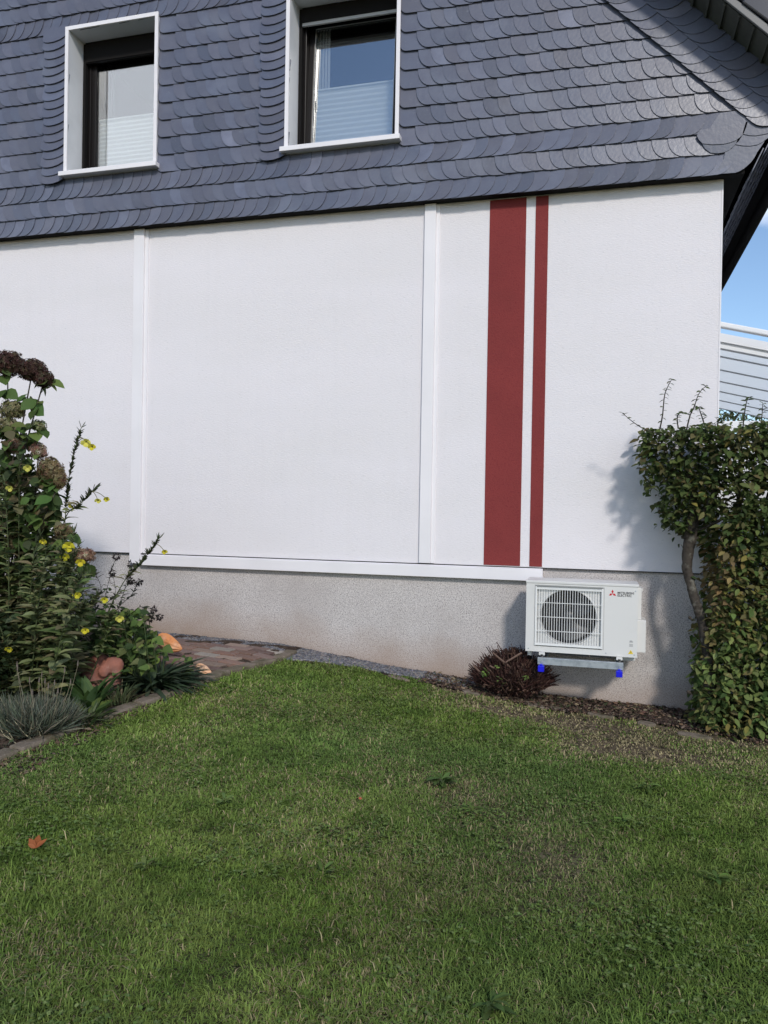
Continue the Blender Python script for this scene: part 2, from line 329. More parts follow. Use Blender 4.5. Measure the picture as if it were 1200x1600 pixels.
# gravel strip: loose dark chippings
def stones(n, xf, yf, size, pal, lift=.0):
    T = np.array([(-.5, -.4, -.3), (.5, -.5, -.2), (.55, .4, -.3), (-.4, .5, -.25), (-.35, -.3, .3), (.3, -.35, .38), (.35, .3, .28), (-.3, .35, .36)])
    F = np.array([(0, 3, 2, 1), (4, 5, 6, 7), (0, 1, 5, 4), (1, 2, 6, 5), (2, 3, 7, 6), (3, 0, 4, 7)])
    x = xf(n); y = yf(x, n); z = G(x, y)+lift+.006
    a = RNG.uniform(0, 6.28, n); d = np.stack([np.cos(a), np.sin(a), RNG.uniform(-.4, .4, n)], -1); nn = np.stack([RNG.uniform(-.4, .4, n), RNG.uniform(-.4, .4, n), np.ones(n)], -1)
    return inst(T, F, np.stack([x, y, z], -1), d, nn, RNG.uniform(.5, 1.3, n)*size, cols(pal, n, .35, .05), RNG.uniform(.6, 1.1, n))
def gy_(x, n):
    lo = np.where(x < -2.45, -.36, edgey(x)+.02); return RNG.uniform(0, 1, n)*(-.01-lo)+lo
A = Acc().add(*stones(11000, lambda n: RNG.triangular(-4.4, -2.6, -.85, n), gy_, .021, [(.14, .145, .16), (.095, .095, .11), (.19, .19, .205), (.25, .22, .20)], .004))
tag(A.build('gravel', M['gravel']), 'strip of dark grey chippings between the plinth and the brick path', 'gravel', kind='stuff')
# soil crumbs, bark and litter
def litter(name, n, xf, yf, label):
    A = Acc().add(*stones(n, xf, yf, .018, [(.05, .032, .024), (.09, .055, .038), (.14, .10, .075), (.03, .02, .016)], .006))
    x = xf(n//3); y = yf(x, n//3); k = len(x); a = RNG.uniform(0, 6.28, k)
    A.add(*inst(*OV, np.stack([x, y, G(x, y)+.02], -1), np.stack([np.cos(a), np.sin(a), RNG.uniform(-.2, .4, k)], -1), RNG.normal(0, .5, (k, 3))+[0, 0, 1], RNG.uniform(.015, .04, k), cols([(.16, .10, .06), (.09, .05, .035), (.22, .17, .11), (.05, .06, .025)], k)))
    tag(A.build(name, M['gravel']), label, 'litter', kind='stuff')
litter('bark_litter', 4200, lambda n: RNG.uniform(-1.35, 1.7, n), lambda x, n: RNG.uniform(0, 1, n)**1.3*(edgey(x)-.12+.02)-.01, 'dark bark crumbs and dead leaves along the foot of the plinth under the heat pump')
litter('bed_litter', 2600, lambda n: RNG.uniform(-3.7, -2.7, n), lambda x, n: np.minimum(RNG.uniform(-3.2, -1.15, n), (x+2.60)*8.0-.6), 'crumbly soil and dead leaves in the flower bed behind the kerb')

# brick path, bricks laid in rows
b = MB(); pal = [(.19, .11, .085), (.22, .135, .105), (.16, .10, .085), (.26, .19, .15), (.20, .135, .115), (.32, .28, .24)]
bm_ = MB(); ang = R(-8); ca, sa = math.cos(ang), math.sin(ang)
for i in range(-9, 14):
    for j in range(-9, 10):
        u = (i+.5*(j % 2))*.205; v = j*.105; x = -3.0+u*ca-v*sa; y = -.72+u*sa+v*ca
        if -1.22 < y < -.30 and -3.75 < x < kerbx(y)-.10 and x > -3.5+max(0, -y-.7)*1.1:
            c = np.array(random.choice(pal))*random.uniform(.8, 1.2); dz = random.uniform(-.003, .004); t = random.uniform(-.02, .02)
            b.obox((x, y, g1(x, y)+.012+dz), (.098*ca, .098*sa, (g1(x+.1, y)-g1(x-.1, y))/2), (-.048*sa, .048*ca, t*.05), (0, 0, .02), tuple(c))
o = b.build('brick_path', M['brick'], bevel=.006, attr=True); tag(o, kind='structure')
# kerb of edging slabs beside the bed
b = MB(); ys = np.arange(-4.4, -.5, .30)
for i, y in enumerate(ys):
    y2 = y+.285; x, x2 = float(kerbx(y)), float(kerbx(y2)); c = np.array([(x+x2)/2-.045+random.uniform(-.008, .008), (y+y2)/2, g1((x+x2)/2, (y+y2)/2)+.008+random.uniform(-.006, .006)])
    d = np.array([x2-x, y2-y, g1(x2, y2)-g1(x, y)])/2; q = np.array([d[1], -d[0], 0]); q /= np.linalg.norm(q)
    b.obox(c, d, q*.052, (0, 0, .035))
o = b.build('kerb', M['stone'], bevel=.012); tag(o, kind='structure')

# ------------------------------------------------------------------ lawn grass
def lawnmask(X, Y): return (X > kerbx(Y)-.035+.07*vnoise(X, Y, 8, 1)) & (Y < edgey(X)-.03+.09*(vnoise(X, Y, 7, 4)-.4))
def frustum(X, Y, marg=.35):
    v = np.stack([X, Y, G(X, Y)], -1)-CAM; dz = v@fw; u = (v@rt)/dz*FPX; w = -(v@up)/dz*FPX
    return (dz > .5) & (np.abs(u) < 600+marg*FPX/dz*1.0+60) & (w < 800+marg*FPX/dz), dz
def grass():
    n0 = 2000000; X = RNG.uniform(-3.6, 4.4, n0); Y = RNG.uniform(-5.2, -.2, n0)
    ok = lawnmask(X, Y); X, Y = X[ok], Y[ok]; vis, dz = frustum(X, Y, 2.2); inn = frustum(X, Y)[0]; vis &= inn | (RNG.random(len(X)) < .5); X, Y, dz = X[vis], Y[vis], np.maximum(dz[vis], 1.2)
    bz = bare(X, Y); cl = vnoise(X, Y, 16, 21)*.5+vnoise(X, Y, 38, 22)*.5
    dens = np.clip(1-.80*bz-.35*(cl < .38), .04, 1)*np.clip(3.3/dz, .35, 1); dens *= .72
    keep = RNG.random(len(X)) < dens; X, Y, dz, bz, cl = X[keep], Y[keep], dz[keep], bz[keep], cl[keep]; n = len(X)
    tall = np.clip(1-((kerbx(Y)-X+.1)/-.1), 0, 1)*.35+.4*np.clip(1-(edgey(X)-Y)/.15, 0, 1)*(bz < .3)
    h = RNG.gamma(5, .0035, n)*(.5+.75*cl+.35*vnoise(X, Y, 4, 6)+tall)*(1-.5*bz)
    w = RNG.uniform(.0012, .0025, n)*np.clip(dz/2.9, 1, 1.9)
    p1 = vnoise(X, Y, 1.1, 31); p2 = vnoise(X, Y, 3.3, 32); p3 = vnoise(X, Y, 10, 33)
    a = RNG.uniform(0, 6.28, n)*.9+6.28*vnoise(X, Y, 9, 23); lean = RNG.uniform(.3, 1.9, n); d = np.stack([np.cos(a), np.sin(a)], -1)*(h*lean)[:, None]
    b_ = a+1.57+RNG.uniform(-.6, .6, n); s = np.stack([np.cos(b_), np.sin(b_), np.zeros(n)], -1)*w[:, None]
    base = np.stack([X, Y, G(X, Y)-.004], -1); m = base+np.concatenate([d*.38, (h*.62)[:, None]], 1); t = base+np.concatenate([d, (h*np.clip(1.05-.38*lean, .3, 1))[:, None]], 1)
    V = np.stack([base-s, base+s, m+s*.8, m-s*.8, t], 1).reshape(-1, 3); o = np.arange(n)[:, None]*5
    green = np.array([.140, .218, .040]); lite = np.array([.235, .295, .080]); dark = np.array([.085, .145, .028]); straw = np.array([.37, .31, .17]); blueg = np.array([.13, .205, .062])
    f = RNG.random(n); c = green+(lite-green)*(np.clip(p2*1.2-.15, 0, 1)*.55+.45*f**2)[:, None]; c = c+(dark-c)*(np.clip(1.25-2.2*p3, 0, 1)*.7)[:, None]
    c = c+(blueg-c)*(np.clip(p1*2-1, 0, 1)*.7)[:, None]
    st = RNG.random(n) < (.03+.8*bz+.30*np.clip(vnoise(X, Y, 1.9, 41)*2.4-1.4, 0, 1)+.05*(p3 > .6)); c[st] = straw*RNG.uniform(.55, 1.15, (st.sum(), 1))
    c *= (.86+.26*vnoise(X, Y, .9, 44)+.26*(vnoise(X, Y, 5.5, 45)-.5)+.22*np.clip(1-(X-kerbx(Y))/1.0, 0, 1))[:, None]*RNG.uniform(.75, 1.25, (n, 1))*1.06; C5 = np.repeat(c, 5, 0)
    me = rawmesh('lawn_grass', V, [np.concatenate([o, o+1, o+2, o+3], 1), np.concatenate([o+3, o+2, o+4], 1)], C5)
    tag(link('lawn_grass', me, M['grass']), 'short mown green grass with straw coloured patches', 'grass', kind='stuff'); print('blades', n)
grass()
# clover and small broad leaves in the turf
n = 90000; X = RNG.uniform(-3.2, 2.2, n); Y = RNG.uniform(-5, -.4, n); v = frustum(X, Y)[0] & lawnmask(X, Y) & (vnoise(X, Y, 2.6, 51)*.4+vnoise(X, Y, 9, 52)*.4+RNG.random(n)*.2 > .56) & (bare(X, Y) < .4); X, Y = X[v][:5200], Y[v][:5200]
A = Acc(); n = len(X); h = RNG.uniform(.012, .034, n); a0 = RNG.uniform(0, 6.28, n)
for k in range(3):
    a = a0+k*2.09; A.add(*inst(*leaf_t(.42, .1, .12, .9, .55), np.stack([X, Y, G(X, Y)+h], -1), np.stack([np.cos(a), np.sin(a), RNG.uniform(-.3, .3, n)], -1), RNG.normal(0, .25, (n, 3))+[0, 0, 1], RNG.uniform(.007, .014, n), cols([(.135, .195, .05), (.115, .17, .042), (.18, .235, .08)], n, .25)))
tag(A.build('clover', M['leaf']), 'patches of small round clover leaves scattered through the lawn', 'clover', kind='stuff')

# ------------------------------------------------------------------ house
HX0, HX1 = -9.65, .85; HB = 10.0
house = empty('house', (-4.4, 0, .1), 'white plastered house with dark slate gable and two red vertical stripes', 'house')
# wall with no window openings below z 4
b = MB(); b.box(HX0, HX1, 0, .30, 1.03, 4.02); b.box(HX0, HX0+.3, .301, HB, 1.03, 4.02); b.box(HX1-.3, HX1, .301, HB, 1.03, 4.02); b.box(HX0+.301, HX1-.301, HB-.3, HB, 1.03, 4.02)
b.build('wall', M['plaster'], house)
b = MB(); b.box(HX0+.02, HX1-.02, .022, .28, -.4, 1.028); b.box(HX0+.02, HX0+.3, .281, HB-.02, -.4, 1.028); b.box(HX1-.3, HX1-.02, .281, HB-.02, -.4, 1.028)
o = b.build('plinth', M['plinth'], house); o['label'] = 'grey speckled plinth with brown splash stains'
b = MB(); b.box(HX0, HX1+.003, -.006, 0.03, 1.022, 1.0295); b.build('drip_rail', M['black'], house)
for x0, x1, fl, z0 in ((-4.17, -4.065, .035, .935), (-1.44, -1.345, .03, 1.035)):
    b = MB(); b.box(x0, x1, -.032, .001, z0, 4.0); b.box(x1, x1+fl, -.012, .001, max(z0, 1.03), 4.0); b.build('batten', M['trim'], house, bevel=.002)
b = MB(); b.box(-4.062, -.43, -.036, .021, .922, 1.014); b.box(-4.02, -.43, -.024, -.001, 1.0145, 1.022); b.build('ledge_board', M['trim'], house, bevel=.003)
for x0, x1 in ((-.905, -.612), (-.538, -.438)):
    b = MB(); b.box(x0, x1, -.004, .001, 1.036, 3.995); b.build('painted_stripe', M['red'], house)
b = MB(); b.box(.843, .853, -.004, .01, 1.03, 4.0); b.build('corner_bead', M['trim'], house)

# upper storey substrate with two window openings
WINS = [(-4.83, -3.915), (-2.63, -1.675)]; WZ0, WZ1 = 4.545, 5.86
YS = -.075                                      # slate substrate plane
xs = [-9.8, WINS[0][0], WINS[0][1], WINS[1][0], WINS[1][1]]
b = MB()
for x0, x1 in ((-9.8, WINS[0][0]), (WINS[0][1], WINS[1][0])): b.box(x0, x1, YS, .3, 4.03, WZ1)
b.prism([(WINS[1][1], YS, 4.03), (.96, YS, 4.03), (1.0, YS, 4.10), (1.30, YS, 4.56), (-.001+5.84-WZ1, YS, WZ1), (WINS[1][1], YS, WZ1)], (0, .375, 0))
for x0, x1 in WINS: b.box(x0, x1, YS, .3, 4.03, WZ0)
b.prism([(-9.8, YS, WZ1+.0005), (5.84-WZ1, YS, WZ1+.0005), (-4.4, YS, 10.24), (-9.8, YS, 5.86+.001)], (0, .3, 0))
b.build('gable_core', M['dark'], house)
b = MB(); b.box(-9.8, .985, YS-.008, -.001, 4.004, 4.029); b.box(HX1+.001, .985, 0, HB, 4.004, 4.029); b.build('eave_board', M['dark'], house)

def slate_poly(w, h, row, kind, rx, ry):
    """local polygon (u,v), free edges on the rounded side; returns pts and a function giving side distance"""
    n = 7
    if kind == 'L':       # rounded lower left corner
        arc = [(rx*(1-math.cos(t)**1.0), ry*(1-math.sin(t))) for t in np.linspace(0, math.pi/2, n)]   # (0,ry)->(rx,0)
        pts = [(0, h)]+arc+[(w, 0), (w, h)]
    elif kind == 'Rr':
        arc = [(w-rx*(1-math.cos(t)), ry*(1-math.sin(t))) for t in np.linspace(math.pi/2, 0, n)]     # (w-rx,0)->(w,ry)
        pts = [(0, h), (0, 0)]+arc+[(w, h)]
    elif kind == 'E':     # edge slate beside a window: hooked tip left, bottom sweeping up to the right
        pts = [(.03*w, h), (0, ry*.75), (.05*w, ry*.35), (.14*w, ry*.10), (.28*w, 0), (.5*w, ry*.03), (.72*w, ry*.28), (.9*w, ry*.7), (w, ry*1.1), (w, h)]
    return pts
ORG = None
def slate_mesh(name, O, U, Vv, Nn, L, parent, m=None):
    """L: list (u, v, w, h, kind, rx, ry, lift, col)"""
    O, U, Vv, Nn = map(np.array, (O, U, Vv, Nn)); b = MB(); th = .0068
    for (u, v, w, h, kind, rx, ry, lift, col) in L:
        pts = slate_poly(w, h, 0, kind, rx, ry); fr = []; bk = []; j1, j2 = random.uniform(-.0015, .0015), random.uniform(-.0015, .0015)
        for (a, c) in pts:
            side = a/w if kind == 'L' else (1-a/w if kind == 'Rr' else .3)
            y = lift+.012*(1-side)+.026*(1-c/h)+j1*a/w+j2
            p = O+U*(u+a)+Vv*(v+c); fr.append(p+Nn*(y+th)); bk.append(p+Nn*y)
        k = len(pts)
        b.add(fr+bk, [tuple(range(k))]+[(i, (i+1) % k, (i+1) % k+k, i+k) for i in range(k)], col)
    return b.build(name, m or M['slate'], parent, attr=True)
def scol(x=0, z=0):
    k = random.gauss(1, .085)
    if random.random() < .06: k *= 1.35
    if random.random() < .06: k *= .75
    w = random.uniform(-.008, .010)
    return (max(.02, .112*k+w), max(.02, .120*k+w*.4), max(.02, .163*k-w*.3))
P = .155; Z0 = 4.0; Ls = []
def zones(k):
    """horizontal spans of field slates for row k: (x0, x1, leftedge, rightedge)"""
    if 3 <= k <= 11: return [(-7.6, WINS[0][0], 0, 1), (WINS[0][1], WINS[1][0], 1, 1), (WINS[1][1], 1.4, 1, 0)]
    return [(-7.6, 1.5, 0, 0)]
for k in range(0, 19):
    z = Z0+k*P; kd = 'Rr' if k in (0, 2, 12) else 'L'; dk = 5.385
    for (x0, x1, le, re) in zones(k):
        a = x0+(.17 if le else 0)+random.uniform(-.02, .02); e = x1-(.21 if re else 0)
        u = a
        if kd == 'L':
            while u < e-.02:
                p_ = random.uniform(.088, .116) if u < -1.6 else random.uniform(.098, .122)
                if u+z > dk+.10: break
                if k == 1 and u > .60: break
                w = min(p_*2.0, e+.09-u) if re else p_*2.0
                hh = P*1.5
                if 3 > k >= 0 or k >= 11: hh = min(hh, .225)
                Ls.append((u, z+random.uniform(-.004, .004)+(.0), max(w, .06), hh, 'L', p_*random.uniform(.9, 1.02), P*random.uniform(.86, .98), 0, scol()))
                u += p_
        else:
            us = []
            while u < e:
                p_ = random.uniform(.092, .115) if u < -1.6 else random.uniform(.100, .120); us.append((u, p_)); u += p_
            for (u, p_) in us:
                if u+z > dk+.14: break
                if k == 0 and u+p_ > 1.0: break
                w = p_*2.0; uu = u-p_
                if k == 2 and u+p_ > .86: break
                if k == 0 and u+p_ > .92: break
                Ls.append((uu, z+random.uniform(-.003, .003), w, .222, 'Rr', p_*random.uniform(.92, 1.05), P*.94, 0, scol()))
        if le:
            for q in (0, 1):
                Ls.append((x0+.012+.008*q, z+.012*q-.002, .235, P*1.5-.02*q, 'L', .060+.012*q, .095, -.009+.007*(1-q), scol()))
        if re:
            for q in (1, 0):
                Ls.append((x1-.27+random.uniform(-.02, .02), z+q*P*.5-.012, .262, P*1.02, 'E', .1, P*.34, .019-.001*q, scol()))
b_ = slate_mesh('slate_cladding', (0, YS, 0), (1, 0, 0), (0, 0, 1), (0, -1, 0), Ls, house)
# corner infill and verge bands running down the roof line
s2 = math.sqrt(.5); Lv = []
for (band, off) in ((1, .165), (0, 0.0)):
    u = 0
    while u < 8.2:
        p_ = random.uniform(.095, .115)
        Lv.append((u-p_, off-.01, p_*2.1, .255, 'Rr', p_*1.45, .165, .020+.004*(1-band), scol())); u += p_
# origin on the line x+z=5.385 at the upper left, u runs down-right
OX = 5.385; ux0 = -4.6
L2 = [l for l in Lv if (ux0+l[0]*s2+.5*s2*l[3]) < 1.14]
slate_mesh('verge_slates', (ux0, YS, OX-ux0), (s2, 0, -s2), (s2, 0, s2), (0, -1, 0), L2, house)
def gpt(a, c): # gable plane point from measured outline
    d_ = fw+rt*((1000+a/5.333)-600)/FPX-up*((c/5.333)-800)/FPX; t_ = (-.125-CAM[1])/d_[1]; p = CAM+d_*t_; return np.array([round(p[0], 3), 0, round(p[2], 3)])
b = MB()
for lift, pts in ((.045, [(560, 1112), (610, 1020), (670, 937), (800, 920), (917, 985), (905, 1010), (870, 1040), (820, 1062), (730, 1086), (640, 1100)]),
                  (.046, [(475, 1128), (500, 1080), (720, 1050), (900, 1010), (885, 1060), (865, 1108), (830, 1145), (800, 1166), (750, 1185), (700, 1196), (600, 1202), (520, 1192), (490, 1160)]),
                  (.040, [(500, 1160), (850, 1090), (848, 1135), (825, 1170), (800, 1195), (770, 1225), (740, 1248), (700, 1264), (650, 1272), (590, 1268), (545, 1235), (520, 1195)]),
                  (.036, [(590, 1447), (640, 1410), (670, 1370), (700, 1320), (715, 1240), (990, 1215), (982, 1255), (960, 1300), (930, 1342), (900, 1372), (870, 1397), (840, 1415), (800, 1432)]),
                  (.046, [(855, 1112), (890, 990), (1100, 990), (1130, 1090), (1040, 1115), (960, 1128), (910, 1125)]),
                  (.040, [(800, 1198), (850, 1060), (1130, 1050), (1130, 1100), (1060, 1150), (1020, 1180), (980, 1200), (920, 1210), (860, 1208)]),
                  (.034, [(752, 1268), (800, 1150), (1060, 1130), (1035, 1180), (985, 1254)]),
                  (.043, [(905, 985), (950, 960), (1200, 930), (1180, 1040), (1100, 1056), (1000, 1052), (950, 1030)])):
    c = scol(); b.prism([gpt(*q)+[0, YS-lift, 0] for q in pts], (0, .0055, 0), c)
b.build('corner_slates', M['slate'], house, attr=True)
# slate covered sloping soffit under the right-hand eave, running back
Vs = np.array([.52, 0, .854]); Ns = np.array([.854, 0, -.52]); Lo = []
for k in range(5):
    u = -.02
    while u < 9.5:
        p_ = random.uniform(.15, .2); Lo.append((u, k*.15, p_*1.5, .21, 'L', .05, .05, 0, scol())); u += p_
slate_mesh('eave_soffit_slates', (.985, YS, 4.0), (0, 1, 0), Vs, Ns, Lo, house)
b = MB(); b.prism([(.975, YS+.002, 4.03), (1.30, YS+.002, 4.56), (1.30, YS+.002, 4.60), (.90, YS+.002, 4.60), (.90, YS+.002, 4.03)], (0, 9.6, 0)); b.build('eave_box', M['dark'], house)
# roof: slabs, verge soffit with battens, barge trim, tiles
roof = MB(); xr, xe = -4.4, 1.47; zu = 5.875
def RZ(x): return zu-x if x >= xr else zu-xr-(xr-x)
roof.prism([(xr, -.42, RZ(xr)+.03), (xe, -.42, RZ(xe)+.03), (xe+.02, -.42, RZ(xe)+.18), (xr, -.42, RZ(xr)+.25)], (0, HB+.8, 0))
roof.prism([(xr, -.42, RZ(xr)+.031), (xr, -.40, RZ(xr)+.25), (2*xr-xe, -.40, RZ(xe)+.18), (2*xr-xe, -.40, RZ(xe)+.03)], (0, HB+.8, 0))
roofo = roof.build('roof', M['dark'], house)
b = MB()
d = np.array([s2, 0, -s2]); nn = np.array([s2, 0, s2])
mid = np.array([xr, 0, RZ(xr)])
Lr = (xe-xr)/s2
b.obox(mid+d*Lr/2+np.array([0, -.235, 0])+nn*.012, d*Lr/2, (0, .165, 0), nn*.012)
for i in range(int(Lr/.135)):
    b.obox(mid+d*(i*.135+.05)+np.array([0, -.235, 0])-nn*.006, d*.010, (0, .165, 0), nn*.010)
b.obox(mid+d*Lr/2+np.array([0, -.085, 0])-nn*.012, d*Lr/2, (0, .016, 0), nn*.014)
b.build('verge_soffit', M['soffit'], roofo)
b = MB(); b.obox(mid+d*Lr/2+np.array([0, -.432, 0])+nn*.018, d*Lr/2, (0, .010, 0), nn*.024); b.build('barge_board', M['barge'], roofo, bevel=.004)
b = MB()
for i in range(int(Lr/.24)+1):
    c = mid+d*(i*.24+.12)+np.array([0, -.35, 0])+nn*(.19+.0)
    b.obox(c+nn*(-.012), d*.135+nn*.012, (0, .12, 0), nn*.016); b.obox(c+np.array([0, -.095, 0])-nn*.075, d*.125+nn*.004, (0, .016, 0), nn*.070)
b.build('verge_tile', M['rooftile'], roofo, bevel=.01)
b = MB(); b.tube([(xe-.03, -.43, 4.41), (xe-.03, HB+.3, 4.39)], .05, 12); b.build('gutter', M['dark'], roofo, smooth=True)

# windows
def window(i, x0, x1, tilt):
    fr = MB(); yF, yB = .14, .20
    def frame(mb, a0, a1, z0, z1, t, y0, y1):
        mb.box(a0, a1, y0, y1, z0, z0+t); mb.box(a0, a1, y0, y1, z1-t, z1); mb.box(a0, a0+t, y0, y1, z0+t+.0002, z1-t-.0002); mb.box(a1-t, a1, y0, y1, z0+t+.0002, z1-t-.0002)
    frame(fr, x0, x1, WZ0+.005, WZ1-.005, .055, yF, yB); w = fr.build('window', M['frame'], house, bevel=.004)
    w['label'] = 'left brown window with half-drawn pleated blind' if i == 0 else 'right brown window tilted open behind a raised shutter bar'
    rv = MB(); t = .022
    rv.box(x0-t+.002, x0+.002, -.118, yB, WZ0, WZ1); rv.box(x1-.002, x1+t-.002, -.118, yB, WZ0, WZ1); rv.box(x0-t+.002, x1+t-.002, -.118, yB, WZ1+.0002, WZ1+t)
    rv.build('reveal', M['reveal'], w)
    tr = MB(); frame_ = [(x0-.028, x0+.006, WZ0-.003, WZ1+.03), (x1-.006, x1+.026, WZ0-.003, WZ1+.03)]
    for a0, a1, z0, z1 in frame_: tr.box(a0, a1, -.136, -.1185, z0, z1)
    tr.box(x0+.0062, x1-.0062, -.136, -.1185, WZ1-.006, WZ1+.03); tr.build('trim', M['trim'], w, bevel=.002)
    sb = MB(); sb.box(x0-.055, x1+.045, -.175, .139, WZ0-.045, WZ0-.004); sb.build('sill', M['trim'], w, bevel=.004)
    # guide rails of the roller shutter
    bh = .13 if i else .19
    gr = MB(); gr.box(x0+.003, x0+.03, .09, .138, WZ0, WZ1-.01); gr.box(x1-.03, x1-.003, .09, .138, WZ0, WZ1-.01); gr.box(x0+.0305, x1-.0305, .085, .136, WZ1-bh, WZ1-.003)
    gr.build('shutter_box', M['dark'], w, bevel=.003)
    bar = MB(); bar.box(x0+.031, x1-.031, .094, .112, WZ1-bh-(.028 if i else .006), WZ1-bh-.0003); bar.build('shutter_bar', M['shutterbar'] if i else M['frame'], w)
    # sash, glass, blind
    a0, a1, z0, z1 = x0+.045, x1-.045, WZ0+.05, WZ1-.05
    def tl(o):
        if tilt:
            o.data.transform(Matrix.Translation(Vector((0, -.19, -z0))+w_off)); o.data.transform(Matrix.Rotation(-tilt, 4, 'X')); o.data.transform(Matrix.Translation(Vector((0, .19, z0))-w_off))
    w_off = Vector(house.location)
    sh = MB(); frame(sh, a0, a1, z0, z1, .062, .152, .215); s_ = sh.build('sash', M['frame'], w, bevel=.006); tl(s_)
    ga = MB(); frame(ga, a0+.06, a1-.06, z0+.06, z1-.06, .007, .158, .166); g_ = ga.build('gasket', M['shutterbar'] if i else M['frame'], w); tl(g_)
    gl = MB(); gl.box(a0+.062, a1-.062, .172, .176, z0+.062, z1-.062); q = gl.build('pane', M['glass'], w); tl(q)
    bt = 5.16 if i == 0 else 5.20; zb = z0+(.10 if i == 0 else .063); n = 22; pts = []
    V = []; Fq = []
    for k in range(n+1):
        z = zb+.02+(bt-zb-.02)*k/n; y = .212+(.007 if k % 2 else -.003)
        V += [(a0+.064, y, z), (a1-.064, y, z)]
        if k: Fq.append((2*k-2, 2*k-1, 2*k+1, 2*k))
    bl = MB().add(V, Fq); bl.box(a0+.064, a1-.064, .200, .2195, bt, bt+.014); bl.box(a0+.064, a1-.064, .200, .2195, zb, zb+.018)
    o = bl.build('pleated_blind', M['blind'], w); tl(o)
    cu = MB()
    for s in range(9):
        x = a0+.066+s*.014; cu.box(x, x+.011, .26+.012*(s % 2), .268+.012*(s % 2), z0, z1-.06)
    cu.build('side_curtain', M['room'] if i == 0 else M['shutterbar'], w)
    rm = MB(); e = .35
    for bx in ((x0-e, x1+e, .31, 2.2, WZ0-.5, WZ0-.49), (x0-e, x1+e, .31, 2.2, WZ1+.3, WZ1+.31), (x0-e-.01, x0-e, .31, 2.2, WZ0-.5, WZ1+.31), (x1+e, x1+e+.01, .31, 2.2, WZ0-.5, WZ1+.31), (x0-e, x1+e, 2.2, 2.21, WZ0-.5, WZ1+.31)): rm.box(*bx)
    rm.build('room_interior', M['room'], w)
window(0, *WINS[0], 0); window(1, *WINS[1], R(3.5))

# ------------------------------------------------------------------ veranda behind the corner
ver = empty('veranda', (2.2, .5, 0), 'white lean-to glass veranda roof behind the house corner, above the hedge', 'veranda')
def vz(x): return 2.945-.245*(x-.85)
def slant(b, x0, x1, y0, y1, dz0, dz1):
    b.prism([(x0, y0, vz(x0)+dz0), (x1, y0, vz(x1)+dz0), (x1, y0, vz(x1)+dz1), (x0, y0, vz(x0)+dz1)], (0, y1-y0, 0))
X0, X1 = .86, 3.9; Y0 = .62; nb = 7; sp = .60
b = MB(); slant(b, X0, X1, Y0-.30, Y0-.24, .03, .075); b.build('front_rail', M['whitepvc'], ver, bevel=.01)
for i in range(nb):
    y = Y0+i*sp; b = MB(); slant(b, X0, X1, y, y+(.07 if i == 0 else .035), -.07 if i == 0 else -.012, .0); b.build('rafter', M['whitepvc'], ver, bevel=.004)
    if i: b = MB(); slant(b, X0, X1, y-.012, y-.002, -.014, -.001); b.build('seal', M['shutterbar'], ver)
    if i < nb-1: b = MB(); slant(b, X0, X1, y+.0711, y+sp-.013, -.006, .006) if i == 0 else slant(b, X0, X1, y+.0351, y+sp-.013, -.006, .006); b.build('roof_panel', M['poly'], ver)
b = MB(); slant(b, X0, X1, Y0-.02, Y0-.001, -.02, .05); b.build('front_flashing', M['whitepvc'], ver)
yE = Y0+(nb-1)*sp
for x in (X0+.0, 2.3, X1-.08):
    b = MB(); b.box(x, x+.08, yE+.08, yE+.16, -.1, vz(x+.08)-.06); b.build('post', M['whitepvc'], ver); 
for x in (X1-.08,):
    b = MB(); b.box(x, x+.08, Y0, Y0+.08, -.1, vz(x+.08)-.11); b.build('post', M['whitepvc'], ver)
b = MB(); b.box(X0, X1-.09, Y0+.0, Y0+.05, 2.16, 2.25); b.box(X0, X1-.09, Y0+.0, Y0+.05, 2.07, 2.125); b.box(X0, X1-.09, Y0+.02, Y0+.04, -.1, 2.069); b.build('front_panel', M['whitepvc'], ver, bevel=.004)
b = MB(); b.box(X0, X1, yE+.161, yE+.20, -.1, 1.0); b.box(X0+.081, X1-.1, yE+.10, yE+.14, 1.001, 1.08); b.build('back_panel', M['whitepvc'], ver)

# trees seen through the veranda glazing
def tree(x, y, h, rad, label, colr, seed):
    rr = np.random.default_rng(seed); t = empty('tree', (x, y, 0), label, 'tree', 'trees far behind the veranda')
    b = MB(); b.tube([(x, y, -.1), (x+.05, y, h*.3), (x-.05, y+.1, h*.6)], [.13, .1, .05], 8)
    for k in range(7):
        a = k*.9; b.tube([(x, y, h*(.25+.05*k)), (x+rad*.6*math.cos(a), y+rad*.6*math.sin(a), h*(.5+.05*k))], [.05, .015], 5)
    b.build('trunk', M['bark'], t); n = 5200
    c = rr.normal(0, 1, (26, 3)); c = nrm(c)*rr.uniform(.3, .85, (26, 1))*[rad, rad, h*.33]+[x, y, h*.64]
    p = c[rr.integers(0, 26, n)]+rr.normal(0, 1, (n, 3))*rad*.19; d = nrm(rr.normal(0, 1, (n, 3)))
    Acc().add(*inst(*SMALL, p, d, rr.normal(0, .6, (n, 3))+[0, 0, 1], rr.uniform(.08, .16, n), cols(colr, n, .35))).build('crown', M['leaf'], t)
tree(2.5, 13.5, 4.9, 1.5, 'pale green tree behind the veranda, nearest to the house corner', [(.09, .12, .05), (.13, .15, .07)], 1)
tree(5.6, 15, 4.4, 1.4, 'pale green tree behind the veranda, farther from the house corner', [(.08, .12, .05), (.14, .15, .08)], 2)

# ------------------------------------------------------------------ heat pump on its bracket
ac = empty('heat_pump', (-.12, -.3, .44), 'white outdoor heat pump unit with round fan grille and red logo on a bracket', 'heat pump')
ax0, ax1, ay0, ay1, az0, az1 = -.518, .278, -.45, -.165, .437, .962
b = MB(); b.box(ax0, ax1, ay0+.012, ay1, az0, az1-.014)
